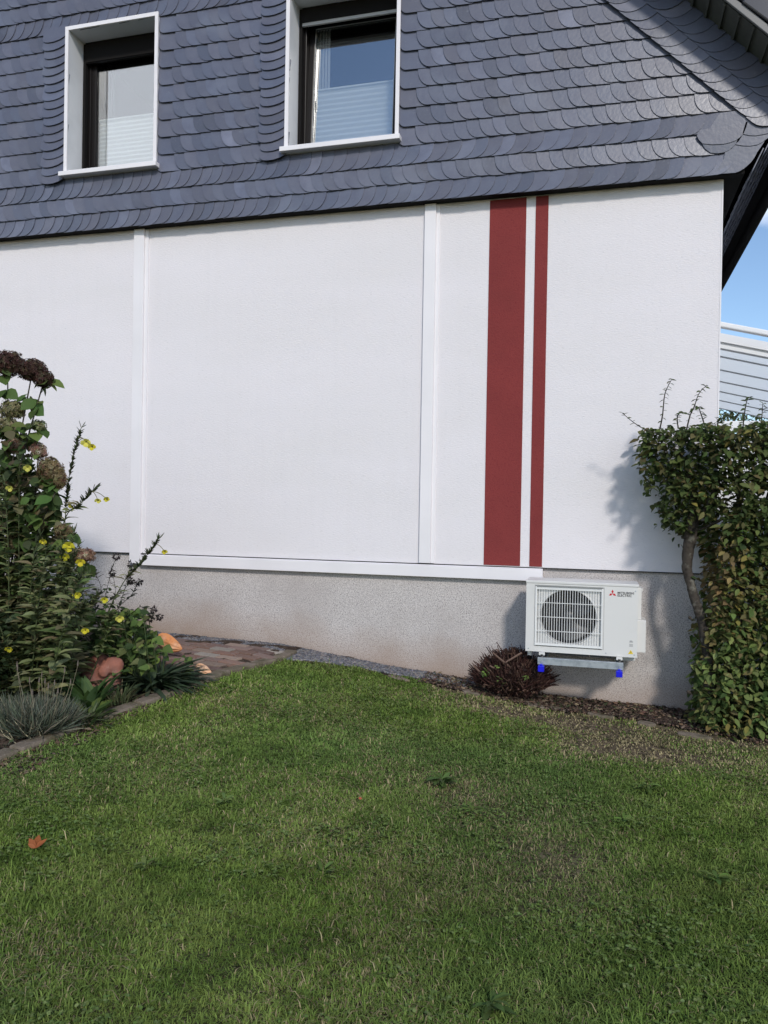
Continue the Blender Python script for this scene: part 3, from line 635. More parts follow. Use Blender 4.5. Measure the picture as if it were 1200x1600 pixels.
# front plate with the round opening
cx, cz, rr_ = -.212, .700, .203
def front(b, y, x0, x1, z0, z1, r, seg=64):
    V = []; F_ = []
    for k in range(seg):
        t = 2*math.pi*k/seg; c, s = math.cos(t), math.sin(t); V.append((cx+r*c, y, cz+r*s))
        k1 = min((x1-cx)/c if c > 1e-9 else ((x0-cx)/c if c < -1e-9 else 9), (z1-cz)/s if s > 1e-9 else ((z0-cz)/s if s < -1e-9 else 9)); V.append((cx+k1*c, y, cz+k1*s))
    for k in range(seg): j = (k+1) % seg; F_.append((2*k, 2*k+1, 2*j+1, 2*j))
    b.add(V, F_)
    return V
gx0, gx1, gz0, gz1 = -.452, .036, .478, .934
pl = MB(); fy = ay0+.020
front(pl, fy, gx0, gx1, gz0, gz1, rr_)
for (px_, pz_) in ((gx0, gz0), (gx1, gz0), (gx1, gz1), (gx0, gz1)): pass
pl.box(gx0, gx1, fy+.0005, fy+.003, gz0, gz0+.03); pl.box(gx0, gx1, fy+.0005, fy+.003, gz1-.026, gz1)
pl.box(gx0, gx0+.03, fy+.0005, fy+.003, gz0+.03, gz1-.026); pl.box(gx1-.03, gx1, fy+.0005, fy+.003, gz0+.03, gz1-.026)
pl.lathe((cx, 0, cz), [(rr_+.02, fy+.001), (rr_+.004, fy-.004), (rr_, fy+.0), (rr_-.004, fy+.06)], 'y', 64)
# casing: hollow shell so the opening is real
b = MB(); t = .004
b.box(ax0, ax1, ay0, ay1, az0, az0+t); b.box(ax0, ax1, ay0, ay1, az1-.02, az1-.016); b.box(ax0, ax0+t, ay0+.0001, ay1, az0+t, az1-.0201); b.box(ax1-t, ax1, ay0+.0001, ay1, az0+t, az1-.0201)
b.box(ax0+t, ax1-t, ay1-t, ay1, az0+t, az1-.0201)
b.box(ax0+t, gx0, ay0, ay0+t, az0+t, az1-.0201); b.box(gx1, ax1-t, ay0, ay0+t, az0+t, az1-.0201); b.box(gx0+.0001, gx1-.0001, ay0, ay0+t, az0+t, gz0); b.box(gx0+.0001, gx1-.0001, ay0, ay0+t, gz1, az1-.0201)
cas = b.build('casing', M['ac'], ac)
pl.build('fan_surround', M['ac'], ac)
b = MB(); b.box(ax0-.004, ax1+.004, ay0-.005, ay1+.004, az1-.0158, az1+.004); b.build('lid', M['ac'], ac, bevel=.004)
b = MB(); b.box(ax1+.0002, ax1+.028, -.36, -.19, .70, .935); b.box(ax1+.0285, ax1+.038, -.345, -.20, .905, .93); b.box(ax1+.0002, ax1+.062, -.375, -.185, .462, .6995); b.build('valve_cover', M['ac'], ac, bevel=.006)
b = MB(); b.box(ax0+.01, ax1-.01, -.19, -.17, az0+.01, az1-.03); b.build('coil', M['fins'], ac)
b = MB(); b.box(ax0+.006, gx1+.03, -.27, -.265, az0+.006, az1-.03); 
b.build('fan_shroud', M['black'], ac)
# fan with three curved blades
b = MB(); b.lathe((cx, -.36, cz), [(.001, -.012), (.035, -.010), (.042, 0), (.042, .05)], 'y', 24)
for k in range(3):
    V = []; F_ = []; nA, nR = 9, 5
    for i in range(nA):
        for j in range(nR):
            r_ = .04+.145*j/(nR-1); a = k*2.094+1.25*i/(nA-1)+.35*(j/(nR-1))**2; V.append((cx+r_*math.cos(a), -.345+.055*i/(nA-1), cz+r_*math.sin(a)))
    for i in range(nA-1):
        for j in range(nR-1): q = i*nR+j; F_.append((q, q+1, q+nR+1, q+nR))
    b.add(V, F_)
b.build('fan', M['fan'], ac, smooth=True)
b = MB(); yy = ay0-.004
nW = 25
for i in range(nW+1):
    x = gx0+.012+(gx1-gx0-.024)*i/nW; b.box(x-.0019, x+.0019, yy-.0013, yy+.0013, gz0+.012, gz1-.018)
for z in (gz0+.012, .596, .700, .805, gz1-.018): b.box(gx0+.010, gx1-.010, yy-.0046, yy-.0014, z-.0022, z+.0022)
for z in (gz0+.02, gz1-.025): b.box(gx0+.01, gx1-.01, yy-.003, yy+.006, z-.006, z+.006)
for x in (gx0+.006, gx1-.006): b.box(x-.005, x+.005, yy-.004, ay0+.003, gz0+.006, gz1-.010)
for k in range(2): b.lathe((cx, yy-.003, cz), [(.012-.008*k, 0), (.012-.008*k, -.002)], 'y', 16)
b.build('fan_guard', M['acwire'], ac)
b = MB(); b.box(gx0-.002, gx1+.004, ay0-.0008, ay0+.002, gz1-.006, gz1-.002); b.box(gx0-.004, gx0-.001, ay0-.0008, ay0+.002, gz0, gz1); b.box(gx1+.005, gx1+.008, ay0-.0008, ay0+.002, gz0, gz1); b.build('panel_seam', M['sticker'], ac)
# emblem of three red diamonds and lettering
lx, lz = .100, .893; b = MB()
for k in range(3):
    a = math.pi/2+k*2.0944; s = .0165
    def q(r_, an): return (lx+r_*math.cos(an), ay0-.0012, lz+r_*math.sin(an))
    b.prism([(lx, ay0-.0012, lz), q(s, a-.5236), q(s*1.732, a), q(s, a+.5236)], (0, .001, 0))
b.build('emblem', M['inkred'], ac)
def text(s, x, z, size, m, name, parent, y, ext=.0004):
    c = bpy.data.curves.new(name, 'FONT'); c.body = s; c.size = size; c.extrude = ext; c.offset = size*.018; c.space_character = 1.02
    o = bpy.data.objects.new(name+'_tmp', c); COL.objects.link(o); bpy.context.view_layer.update()
    me = bpy.data.meshes.new_from_object(o.evaluated_get(bpy.context.evaluated_depsgraph_get())); bpy.data.objects.remove(o); bpy.data.curves.remove(c)
    me.transform(Matrix.Translation((x, y, z)) @ Matrix.Rotation(R(90), 4, 'X')); me.materials.clear(); return link(name, me, m, parent)
text('MITSUBISHI', .134, .893, .0225, M['ink'], 'lettering', ac, ay0-.0008); text('ELECTRIC', .134, .874, .0225, M['ink'], 'lettering', ac, ay0-.0008)
for (x_, z_) in ((ax0+.022, az0+.02), (gx1+.025, az0+.02), (ax1-.02, az0+.02), (ax1-.02, az1-.045)):
    b = MB(); b.lathe((x_, ay0, z_), [(.0005, -.0022), (.0042, -.0016), (.005, 0)], 'y', 10); b.build('screw', M['zinc'], ac)
b = MB()
for k in range(6):
    if k == 2: continue
    b.box(.222, .248, ay0-.001, ay0, .553-.0075*k, .557-.0075*k)
b.box(.228, .240, ay0-.0012, ay0, .548, .560); b.build('printed_label', M['sticker'], ac)
b = MB(); b.prism([(.215, ay0-.001, .462), (.252, ay0-.001, .462), (.2335, ay0-.001, .492)], (0, .001, 0)); b.build('warning_sticker', M['yellow'], ac)
b = MB(); b.prism([(.2325, ay0-.0018, .467), (.2365, ay0-.0018, .476), (.2335, ay0-.0018, .476), (.2355, ay0-.0018, .485), (.2305, ay0-.0018, .474), (.2335, ay0-.0018, .474)], (0, .0006, 0)); b.build('warning_bolt', M['ink'], ac)
for x0_, x1_ in ((-.30, -.06), (-.05, .10)):
    b = MB(); b.box(x0_, x1_, -.42, -.24, az0-.018, az0-.0003); b.build('base_tray', M['fan'], ac)
b = MB(); b.box(.14, .27, -.36, -.21, az0-.042, az0-.0003); b.build('drain_tray', M['ac'], ac, bevel=.006)
b = MB(); b.box(-.505, -.475, -.40, -.37, az0-.04, az0-.0003); b.build('drain_spout', M['ac'], ac, bevel=.004)

br = empty('wall_bracket', (-.12, 0, .38), 'galvanised steel wall bracket with blue end caps carrying the heat pump', 'bracket')
aR, aL = .155, -.395
b = MB(); b.box(aL-.028, aR+.028, -.500, -.494, .352, .402); b.box(aL-.028, aR+.028, -.4938, -.462, .396, .402); b.build('front_rail', M['zinc'], br, bevel=.0015)
for x in (aL, aR):
    b = MB(); b.box(x-.020, x+.020, -.4935, -.03, .355, .359); b.box(x-.020, x-.016, -.4935, -.03, .359, .394); b.box(x-.02, x+.02, -.49, -.03, .3895, .394); b.build('arm', M['zinc'], br)
    b = MB(); b.box(x-.024, x+.024, -.029, .0215, .325, .42); b.build('wall_rail', M['zinc'], br)
    b = MB(); b.box(x-.022, x+.022, -.545, -.5005, .306, .349); b.box(x-.010, x+.010, -.535, -.51, .3492, .360); b.build('end_cap', M['blue'], br, bevel=.003)
    for y in (-.455, -.22):
        b = MB(); b.lathe((x, y, 0), [(.001, .4022), (.026, .4022), (.022, .4125), (.026, .4235), (.001, .4235)], 'z', 16); b.build('rubber_foot', M['black'], br)
    b = MB(); b.box(x-.022, x+.022, -.478, -.455, .416, .4365); b.build('mounting_foot', M['ac'], br, bevel=.003)
    b = MB(); b.lathe((x, -.5005, .376), [(.001, -.006), (.009, -.006), (.009, 0)], 'y', 6); b.build('bolt', M['zinc'], br)
# ------------------------------------------------------------------ vegetation builders
def at(px, py, Y):
    d = fw+rt*(px-600)/FPX-up*(py-800)/FPX; return CAM+d*((Y-CAM[1])/d[1])
def curve(P, n=14):
    P = [np.array(p, float) for p in P]
    if len(P) == 2: return [P[0]+(P[1]-P[0])*t for t in np.linspace(0, 1, n)]
    out = []; m = len(P)-1
    for t in np.linspace(0, m, n):
        i = min(int(t), m-1); f = t-i; p0 = P[max(i-1, 0)]; p1 = P[i]; p2 = P[i+1]; p3 = P[min(i+2, m)]
        out.append(.5*((2*p1)+(-p0+p2)*f+(2*p0-5*p1+4*p2-p3)*f*f+(-p0+3*p1-3*p2+p3)*f**3))
    return out
# ---- hedge
def hedge():
    h = empty('hedge', (1.0, -.42, -.03), 'clipped hornbeam hedge with twisted trunk and stray shoots beside the house corner', 'hedge')
    tr = MB()
    main = curve([at(1112, 1140, -.47), at(1108, 1060, -.47), at(1100, 985, -.47), at(1082, 925, -.45), at(1073, 880, -.42), at(1080, 835, -.40), at(1086, 790, -.40)], 16)
    tr.tube(main, [.052, .047, .040, .040, .034, .036, .030, .033, .030, .036, .034, .040, .048, .050, .038, .028], 10)
    tr.tube(curve([at(1084, 815, -.40), at(1105, 790, -.45), at(1125, 745, -.5), at(1140, 700, -.5)], 8), [.028, .024, .02, .018, .015, .012, .01, .008], 7)
    tr.tube(curve([at(1084, 800, -.40), at(1078, 750, -.38), at(1060, 700, -.4)], 7), [.03, .024, .02, .016, .013, .01, .008], 7)
    tr.tube(curve([at(1088, 830, -.40), at(1120, 815, -.45), at(1150, 800, -.5)], 6), [.018, .014, .012, .01, .008, .006], 6)
    for i in range(14):
        z = random.uniform(.15, 1.9); x = random.uniform(.8, 2.4); tr.tube([(x, -.42, z-.3), (x+random.uniform(-.15, .15), -.42+random.uniform(-.15, .15), z+.2), (x+random.uniform(-.25, .25), -.42+random.uniform(-.25, .25), z+.6 if z < 1.4 else 2.05)], [.014, .01, .004], 5)
    for x in (.95, 1.35, 1.8, 2.3, 2.8): tr.tube([(x, -.42, -.05), (x+.04, -.40, .8), (x-.03, -.44, 1.5), (x, -.42, 2.0)], [.035, .03, .02, .01], 7)
    for (z, s) in ((.72, -1), (.45, -1), (.2, -1)): tr.tube([main[4], (main[4][0]-.1, -.5, z+.02), (main[4][0]-.13, -.52, z+.04)][1:], [.012, .008], 5)
    for i in range(10):
        p_ = main[random.randint(2, 14)]; a_ = random.uniform(0, 6.28); tr.tube([p_, p_+np.array([math.cos(a_)*.045, math.sin(a_)*.045, .012]), p_+np.array([math.cos(a_)*.065, math.sin(a_)*.065, .03])], [.020, .014, .007], 6)
    o_ = tr.build('trunk', M['bark'], h, smooth=True)
    md = o_.modifiers.new('subdivide', 'SUBSURF'); md.levels = md.render_levels = 2
    tx = bpy.data.textures.new('bark_lumps', 'CLOUDS'); tx.noise_scale = .05; md = o_.modifiers.new('displace', 'DISPLACE'); md.texture = tx; md.texture_coords = 'GLOBAL'; md.strength = .022; md.mid_level = .5
    n = 96000; X = RNG.uniform(.2, 3.2, n); Z = RNG.uniform(-.02, 2.14, n); Y = RNG.uniform(-.80, -.06, n)
    zz = [0, .25, .5, .75, .95, 1.05, 1.2, 1.3, 1.4, 1.5, 1.65, 1.8, 1.95, 2.05, 2.12]
    lx_ = [.66, .67, .69, .73, .76, .77, .75, .69, .50, .43, .35, .32, .28, .25, .29]
    left = np.interp(Z, zz, lx_)+.05*(vnoise(Z*2, Y*2, 3.1, 7)-.5)*2
    ft = -.72+.10*(vnoise(X, Z, 3.5, 61)-.3)+.03*(vnoise(X, Z, 9, 62)-.5)+np.clip((.92-X)*.55, 0, .36); bk = -.10+.0*X; top = 2.09+.05*vnoise(X, Y, 5, 63)
    ok = (X > left) & (Y > ft) & (Y < bk) & (Z < top)
    # gap round the trunk fork
    tx, tz = .685, 1.28
    ok &= ~((np.abs(X-.70) < .09) & (Z > 1.02) & (Z < 1.46) & (Y < -.40) & (X < .80))
    X, Y, Z, left, ft, top = [q[ok] for q in (X, Y, Z, left, ft, top)]
    ds = np.minimum.reduce([Y-ft, (X-left), (top-Z), -.08-Y]); pr = np.where(ds < .12, 1.0, .45)
    holes = (vnoise(X, Z, 11, 64) > .80) & (Z > 1.35); pr = np.where(holes, .10, pr)
    k = RNG.random(len(X)) < pr*np.where(X > 1.7, .6, 1.0); X, Y, Z, ds = X[k], Y[k], Z[k], ds[k]; n = len(X)
    # snap leaves into sprays
    lo_ = np.clip((1.5-Z)/.8, 0, 1)[:, None]; d = np.stack([RNG.normal(0, .8, n), RNG.normal(-.55, .5, n), RNG.normal(-.35, .35, n)], -1); nn = np.stack([RNG.normal(.1, .38, n), RNG.normal(-.35, .38, n), np.full(n, 1.)], -1)
    p = np.stack([X, Y, Z], -1); c = cols([(.066, .098, .028), (.085, .115, .034), (.052, .078, .024), (.115, .14, .045), (.115, .105, .04)], n, .38, .09)*(.95+.55*lo_)  # lower leaves lightened: sunlit look put into the leaf colour
    ylw = (RNG.random(n) < np.clip(vnoise(X, Z, 4, 65)*2.4-1.55, 0, .55)); c[ylw] = cols([(.22, .19, .05), (.19, .16, .05), (.17, .15, .06), (.13, .12, .045)], int(ylw.sum()))
    bt = (np.exp(-(((X-.80)/.09)**2+((Z-1.08)/.22)**2)) > RNG.random(n)*1.1); c[bt] = cols([(.22, .16, .07), (.16, .12, .055), (.26, .21, .08)], int(bt.sum()))
    A = Acc().add(*inst(*OV, p, d, nn, RNG.gamma(16, .0034, n).clip(.03, .085), c, RNG.uniform(.8, 1.2, n)))
    # stray leaves on the left fringe
    for (x, y) in ((1000, 745), (1003, 700), (1005, 720), (1010, 765), (1035, 820), (1045, 825), (1040, 812), (1052, 835), (1030, 822), (1060, 845), (1055, 822), (1085, 905), (1088, 980), (1083, 1075), (1080, 1078), (1086, 1040), (1092, 1100)):
        for q in range(3):
            pp = at(x+random.uniform(-6, 6), y+random.uniform(-6, 6), -.42+random.uniform(-.05, .05))[None]
            A.add(*inst(*OV, pp, RNG.normal(0, 1, (1, 3))+[0, 0, -.6], RNG.normal(0, .4, (1, 3))+[0, -.4, 1], [.045], cols([(.05, .07, .025)], 1)))
    A.build('foliage', M['leaf'], h)
    for pts in ([(1075, 690), (1035, 680), (1010, 672), (990, 660), (972, 645)], [(1030, 675), (1035, 650), (1038, 620), (1043, 605), (1050, 592)], [(1072, 675), (1078, 650), (1085, 635), (1092, 615), (1103, 603)], [(1103, 672), (1098, 655), (1093, 640), (1092, 636)], [(1060, 670), (1058, 655), (1062, 645), (1075, 647)], [(1160, 680), (1162, 655), (1166, 630), (1170, 620)], [(1186, 680), (1190, 655), (1192, 630)], [(1120, 675), (1122, 660), (1128, 652)], [(1195, 680), (1205, 650), (1215, 632)]):
        Yb = -.40 if pts[0][0] < 1110 else -.5
        cv = curve([at(x, y, Yb-.02*i) for i, (x, y) in enumerate(pts)], 12); sh = MB(); sh.tube(cv, list(np.linspace(.006, .002, 12)), 5); o = sh.build('shoot', M['bark'], h)
        pp = np.array([cv[i]+(cv[min(i+1, 11)]-cv[i])*f for i in range(2, 12) for f in (0, .5)]); k = len(pp); sg = np.where(np.arange(k) % 2, 1, -1)
        dd = np.stack([sg*RNG.uniform(.5, 1, k), RNG.normal(-.2, .4, k), RNG.normal(-.1, .35, k)], -1)
        Acc().add(*inst(*OV, pp, dd, RNG.normal(0, .3, (k, 3))+[0, -.2, 1], RNG.uniform(.026, .045, k), cols([(.055, .085, .03), (.08, .10, .035)], k))).build('shoot_leaves', M['leaf'], o)
hedge()
# ---- cut-back shrub
def stub():
    c0 = at(800, 1088, -.26); c0[2] = g1(c0[0], -.26); s = empty('cut_back_shrub', tuple(c0), 'dark brown shrub cut back to a dome of bare twigs left of the heat pump', 'shrub'); b = MB(); tw = MB()
    for i in range(2300):
        a = random.uniform(0, 6.28); r = math.sqrt(random.random()); th = r*1.15; L_ = random.uniform(.30, .385)*(1 if random.random() < .93 else 1.12); L_ *= 1-.15*(math.sin(a) > .5)
        dr = np.array([math.sin(th)*math.cos(a)*.66, math.sin(th)*math.sin(a)*.5, math.cos(th)*.98+.02]); base = c0+np.array([.11*math.cos(a)*r, .06*math.sin(a)*r, .0]); tip = base+dr*L_; st = random.uniform(0, .6)
        m_ = base+dr*L_*(.5+st*.4)+np.array([random.uniform(-.03, .03), random.uniform(-.02, .02), random.uniform(-.01, .02)]); p0 = base+dr*L_*st
        if tip[1] > -.01: tip[1] = -.01; m_[1] = min(m_[1], -.01)
        c = random.choice([(.060, .026, .022), (.030, .015, .014), (.085, .040, .032), (.035, .018, .016), (.13, .08, .06)]); rr0 = random.choice([.002, .003, .0045])
        b.tube([p0, m_, tip+np.array([random.uniform(-.055, .055), random.uniform(-.03, 0), random.uniform(-.02, .03)])], [rr0*1.2, rr0, rr0*.7], 4, c)
    for (p, q) in (((770, 1020), (800, 1045)), ((765, 1040), (785, 1052)), ((790, 1035), (815, 1020)), ((740, 1040), (760, 1060))):
        b.tube([at(*p, -.42), at(*q, -.38)], [.006, .008], 5, (.17, .11, .085))
    b.build('twigs', M['dry'], s, attr=True)
    n = 5200; th = RNG.uniform(0, 1.3, n); a = RNG.uniform(0, 6.28, n); L_ = RNG.uniform(.12, .38, n)
    p = c0+np.stack([np.sin(th)*np.cos(a)*L_*.8, np.minimum(np.sin(th)*np.sin(a)*L_*.62, .2), np.cos(th)*L_], -1)
    Acc().add(*inst(*OV, p, RNG.normal(0, 1, (n, 3)), RNG.normal(0, 1, (n, 3)), RNG.uniform(.015, .035, n), cols([(.05, .028, .022), (.08, .045, .032), (.03, .018, .014), (.12, .07, .05)], n))).build('dead_leaves', M['dry'], s)
    for (x, y, m) in ((760, 1050, 10), (755, 1053, 6), (822, 1058, 6), (782, 1060, 6), (778, 1042, 5), (786, 1070, 5)):
        P_ = np.array([at(x+random.uniform(-4, 4), y+random.uniform(-3, 3), -.47) for q in range(m)])
        Acc().add(*inst(*OV, P_, RNG.normal(0, 1, (m, 3)), RNG.normal(0, .4, (m, 3))+[0, -.5, 1], RNG.uniform(.02, .035, m), cols([(.15, .21, .05), (.09, .13, .045)], m))).build('green_shoot', M['leaf'], s)
stub()
# flat edging stones sunk along the wall
for (x, y, L_, lab) in ((622, 1061, .20, 'flat edging stone at the end of the gravel strip'), (735, 1083, .16, 'pale edging stone to the left of the cut-back shrub'), (835, 1103, .17, 'pale edging stone in front of the cut-back shrub'),
                    (872, 1109, .14, 'small edging stone under the left end of the bracket'), (938, 1119, .20, 'flat edging stone under the right end of the bracket'), (1010, 1132, .13, 'half buried edging stone between the bracket and the hedge'), (1085, 1151, .22, 'reddish edging stone at the foot of the hedge')):
    d_ = fw+rt*(x-600)/FPX-up*(y-800)/FPX; lo, hi = .5, 20.
    for _ in range(50):
        m_ = (lo+hi)/2; p = CAM+d_*m_
        if p[2] > g1(p[0], p[1]): lo = m_
        else: hi = m_
    p = CAM+d_*lo; b = MB(); k = 9; pts = []
    for i in range(k):
        a = 2*math.pi*i/k; rr = random.uniform(.85, 1.1); pts.append((p[0]+L_*.5*rr*math.cos(a), p[1]+.045*rr*math.sin(a)-.12*L_*math.cos(a), p[2]+.0+(g1(p[0]+L_*.5*math.cos(a), p[1])-g1(p[0], p[1]))))
    b.prism([np.array(q)-[0, 0, .02] for q in pts], (0, 0, .036)); tag(b.build('edging_stone', M['stone'], bevel=.007), lab, 'stone', 'flat edging stones sunk along the house wall')
# ---- primroses, hydrangea and the rest of the bed
GL = [(.18, .215, .080), (.22, .25, .11), (.13, .17, .06), (.27, .29, .14), (.19, .17, .09)]
def flower(A, p, s=.032, face=None):
    f = face if face is not None else np.array([random.uniform(-.2, .8), -1, random.uniform(-.5, .3)]); f = nrm(np.array(f, float)[None])[0]
    x = nrm(np.cross(f, [0, 0, 1])[None])[0]; z = np.cross(x, f); c = cols([(.85, .74, .06), (.82, .76, .16)], 1, .08, .03)
    for k in range(4):
        a = k*1.571+random.uniform(-.2, .2); o_ = x*math.cos(a)+z*math.sin(a); A.add(*inst(*PET, np.array([p]), [o_*.8+f*.75], [f*-1+o_*.5], [s], c))
def stem_plant(root, pts, parent_name, label, cat, cap_from=.5, leaf_len=.10, nl=40, capn=70, flowers=(), cl=GL, rad=.005, group=None, lp=LAN, stemcol=(.07, .09, .04), buds=True):
    """one stem with leaves below, capsules above, hanging flowers"""
    t = empty(parent_name, tuple(root), label, cat, group); add_stem(t, pts, cap_from, leaf_len, nl, capn, flowers, cl, rad, lp, stemcol, buds); return t
def add_stem(t, pts, cap_from=.5, leaf_len=.10, nl=40, capn=70, flowers=(), cl=GL, rad=.005, lp=LAN, stemcol=(.07, .09, .04), buds=True):
    cv = np.array(curve(pts, 26)); b = MB(); b.tube(cv, list(np.linspace(rad, rad*.45, 26)), 6, stemcol); st = b.build('stem', M['dry'], t, attr=True)
    A = Acc()
    def samp(f): f = np.clip(f, 0, .999)*25; i = f.astype(int); return cv[i]+(cv[i+1]-cv[i])*(f-i)[:, None], nrm(cv[i+1]-cv[i])
    if nl:
        f = RNG.uniform(.12, min(cap_from+.12, .98), nl); p, tn = samp(f); a = RNG.uniform(0, 6.28, nl); o_ = np.stack([np.cos(a), np.sin(a), np.zeros(nl)], -1)
        A.add(*inst(*lp, p, o_+tn*.55+[0, -.15, .1], tn+[0, 0, .5]+RNG.normal(0, .2, (nl, 3)), RNG.uniform(.6, 1.15, nl)*leaf_len*(1-.4*f), cols(cl, nl, .25)))
    if capn:
        f = RNG.uniform(cap_from, .97, capn); p, tn = samp(f); a = RNG.uniform(0, 6.28, capn); o_ = nrm(np.stack([np.cos(a), np.sin(a), np.zeros(capn)], -1)-tn*0)
        A.add(*inst(*leaf_t(.16, -.05, .09, .6, .35), p, o_*.75+tn*.7, tn, RNG.uniform(.026, .044, capn), cols([(.06, .08, .035), (.08, .095, .045), (.05, .055, .03)], capn), 1.3))
    if buds:
        e = cv[-1]; tn = nrm((cv[-1]-cv[-3])[None])[0]; k = 5; A.add(*inst(*leaf_t(.07, .02, .03, .7, .5), np.repeat(e[None], k, 0), tn+RNG.normal(0, .45, (k, 3)), RNG.normal(0, 1, (k, 3)), RNG.uniform(.04, .075, k), cols([(.075, .095, .045)], k)))
    if A.n: A.build('leaves', M['leaf'], t)
    for (fp, fr, sc) in flowers:
        base = samp(np.array([fr]))[0][0]; f = MB(); f.tube(curve([base, (base+fp)/2+[0, 0, .012], fp], 6), [.0022]*6, 5, (.14, .13, .06)); f.tube([fp, fp+(fp-base)*.08], [.004, .006], 5, (.2, .16, .05)); FA = Acc()
        flower(FA, fp, .031*sc, (fp-base)*4+np.array([.1, -.5, -.3]))
        q = f.build('pedicel', M['dry'], t, attr=True); FA.build('flower', M['petal'], q)
Yp = -1.8
def AT(x, y, Y=Yp): return at(x, y, Y)
r0 = np.array([-3.55, -1.75, g1(-3.55, -1.75)])
stem_plant(r0, [r0, AT(80, 960), AT(98, 850), AT(108, 745), AT(127, 668)], 'evening_primrose', 'tallest evening primrose spike, dark and bristly, with a yellow flower hanging on its right', 'plant', .62, .12, 34, 150, [(AT(134, 690), .93, 1.25), (AT(143, 697), .93, 1.0)], group='evening primroses in the flower bed')
r1 = np.array([-3.50, -1.85, g1(-3.5, -1.85)])
stem_plant(r1, [r1, AT(70, 940, -1.9), AT(100, 815, -1.9), AT(122, 790, -1.9), AT(146, 765, -1.9)], 'evening_primrose', 'evening primrose stem arching right with two pale drooping flowers in front of the left batten', 'plant', .66, .11, 30, 90, [(AT(153, 781, -1.9), .96, .8), (AT(166, 779, -1.9), .96, .75), (AT(113, 791, -1.9), .78, .9)], group='evening primroses in the flower bed')
r2 = np.array([-3.1, -1.6, g1(-3.1, -1.6)])
stem_plant(r2, [r2, AT(165, 985, -1.7), AT(190, 915, -1.7), AT(225, 873, -1.7), AT(246, 844, -1.7)], 'evening_primrose', 'evening primrose spike leaning right across the white ledge board', 'plant', .55, .10, 30, 120, [(AT(257, 861, -1.7), .93, .75)], group='evening primroses in the flower bed')
# big clump of leafy stems
cl_root = np.array([-3.62, -2.1, g1(-3.62, -2.1)])
cp = empty('evening_primrose', tuple(cl_root), 'large bushy evening primrose clump with grey green leaves filling the left of the bed', 'plant', 'evening primroses in the flower bed')
FL = [(68, 845, -2.0, .8), (108, 852, -2.25, 1.25), (101, 869, -2.2, 1.0), (126, 877, -2.2, 1.0), (43, 730, -2.0, .9), (15, 762, -2.1, .8), (120, 928, -2.3, .9), (163, 936, -2.0, .8), (187, 965, -1.9, .95), (133, 984, -2.3, .8), (14, 1013, -2.4, .8)]
tops = [(x-random.uniform(4, 14), y-random.uniform(4, 10), Y, (x, y, s)) for x, y, Y, s in FL]
tops += [(random.uniform(-90, 150), random.uniform(830, 960), random.uniform(-2.5, -1.7), None) for _ in range(40)]
tops += [(random.uniform(-120, 60), random.uniform(740, 860), random.uniform(-2.2, -1.7), None) for _ in range(9)]
for (x, y, Y, fl) in tops:
    top = AT(x, y, Y); rt0 = cl_root+[random.uniform(-.28, .28)+(top[0]-cl_root[0])*.35, (Y+2.1)*.6, 0]; rt0[2] = g1(rt0[0], rt0[1])
    mid_ = (rt0+top)/2+[random.uniform(-.05, .05), random.uniform(-.05, .05), .08]
    add_stem(cp, [rt0, mid_, top], .80, .145, 44, 26 if fl or random.random() < .4 else 8, [(AT(fl[0], fl[1], Y), .97, fl[2]*1.1)] if fl else (), rad=.004)
# hydrangea
hy = empty('hydrangea', (-4.05, -1.75, g1(-4.05, -1.75)), 'tall hydrangea with brownish pink faded flower heads at the left edge', 'shrub')
hb = np.array([-4.05, -1.75, g1(-4.05, -1.75)])
HEADS = [(12, 568, .13, .10, 'd'), (50, 578, .12, .085, 'd'), (68, 592, .075, .07, 'd'), (20, 640, .10, .07, 'g'), (8, 668, .10, .09, 'g'), (60, 665, .06, .035, 'p'), (24, 697, .085, .06, 'r'), (60, 705, .065, .06, 'r'), (78, 735, .10, .10, 'b'), (93, 748, .05, .08, 'b'), (-35, 600, .13, .1, 'd'), (-60, 690, .12, .1, 'r'), (20, 760, .1, .07, 'b'), (132, 868, .075, .055, 'r'), (-20, 800, .12, .09, 'b'), (60, 815, .10, .08, 'b'), (25, 850, .08, .06, 'b'), (100, 830, .07, .05, 'b')]
PALH = {'d': [(.075, .036, .030), (.10, .048, .038), (.055, .030, .022), (.09, .07, .04)], 'g': [(.24, .23, .12), (.30, .28, .16), (.17, .17, .07)], 'p': [(.36, .37, .20), (.28, .3, .15)], 'r': [(.40, .25, .19), (.30, .17, .13), (.42, .36, .25), (.22, .12, .08)], 'b': [(.23, .18, .09), (.18, .15, .07), (.28, .22, .12), (.16, .09, .06)]}
sb = MB()
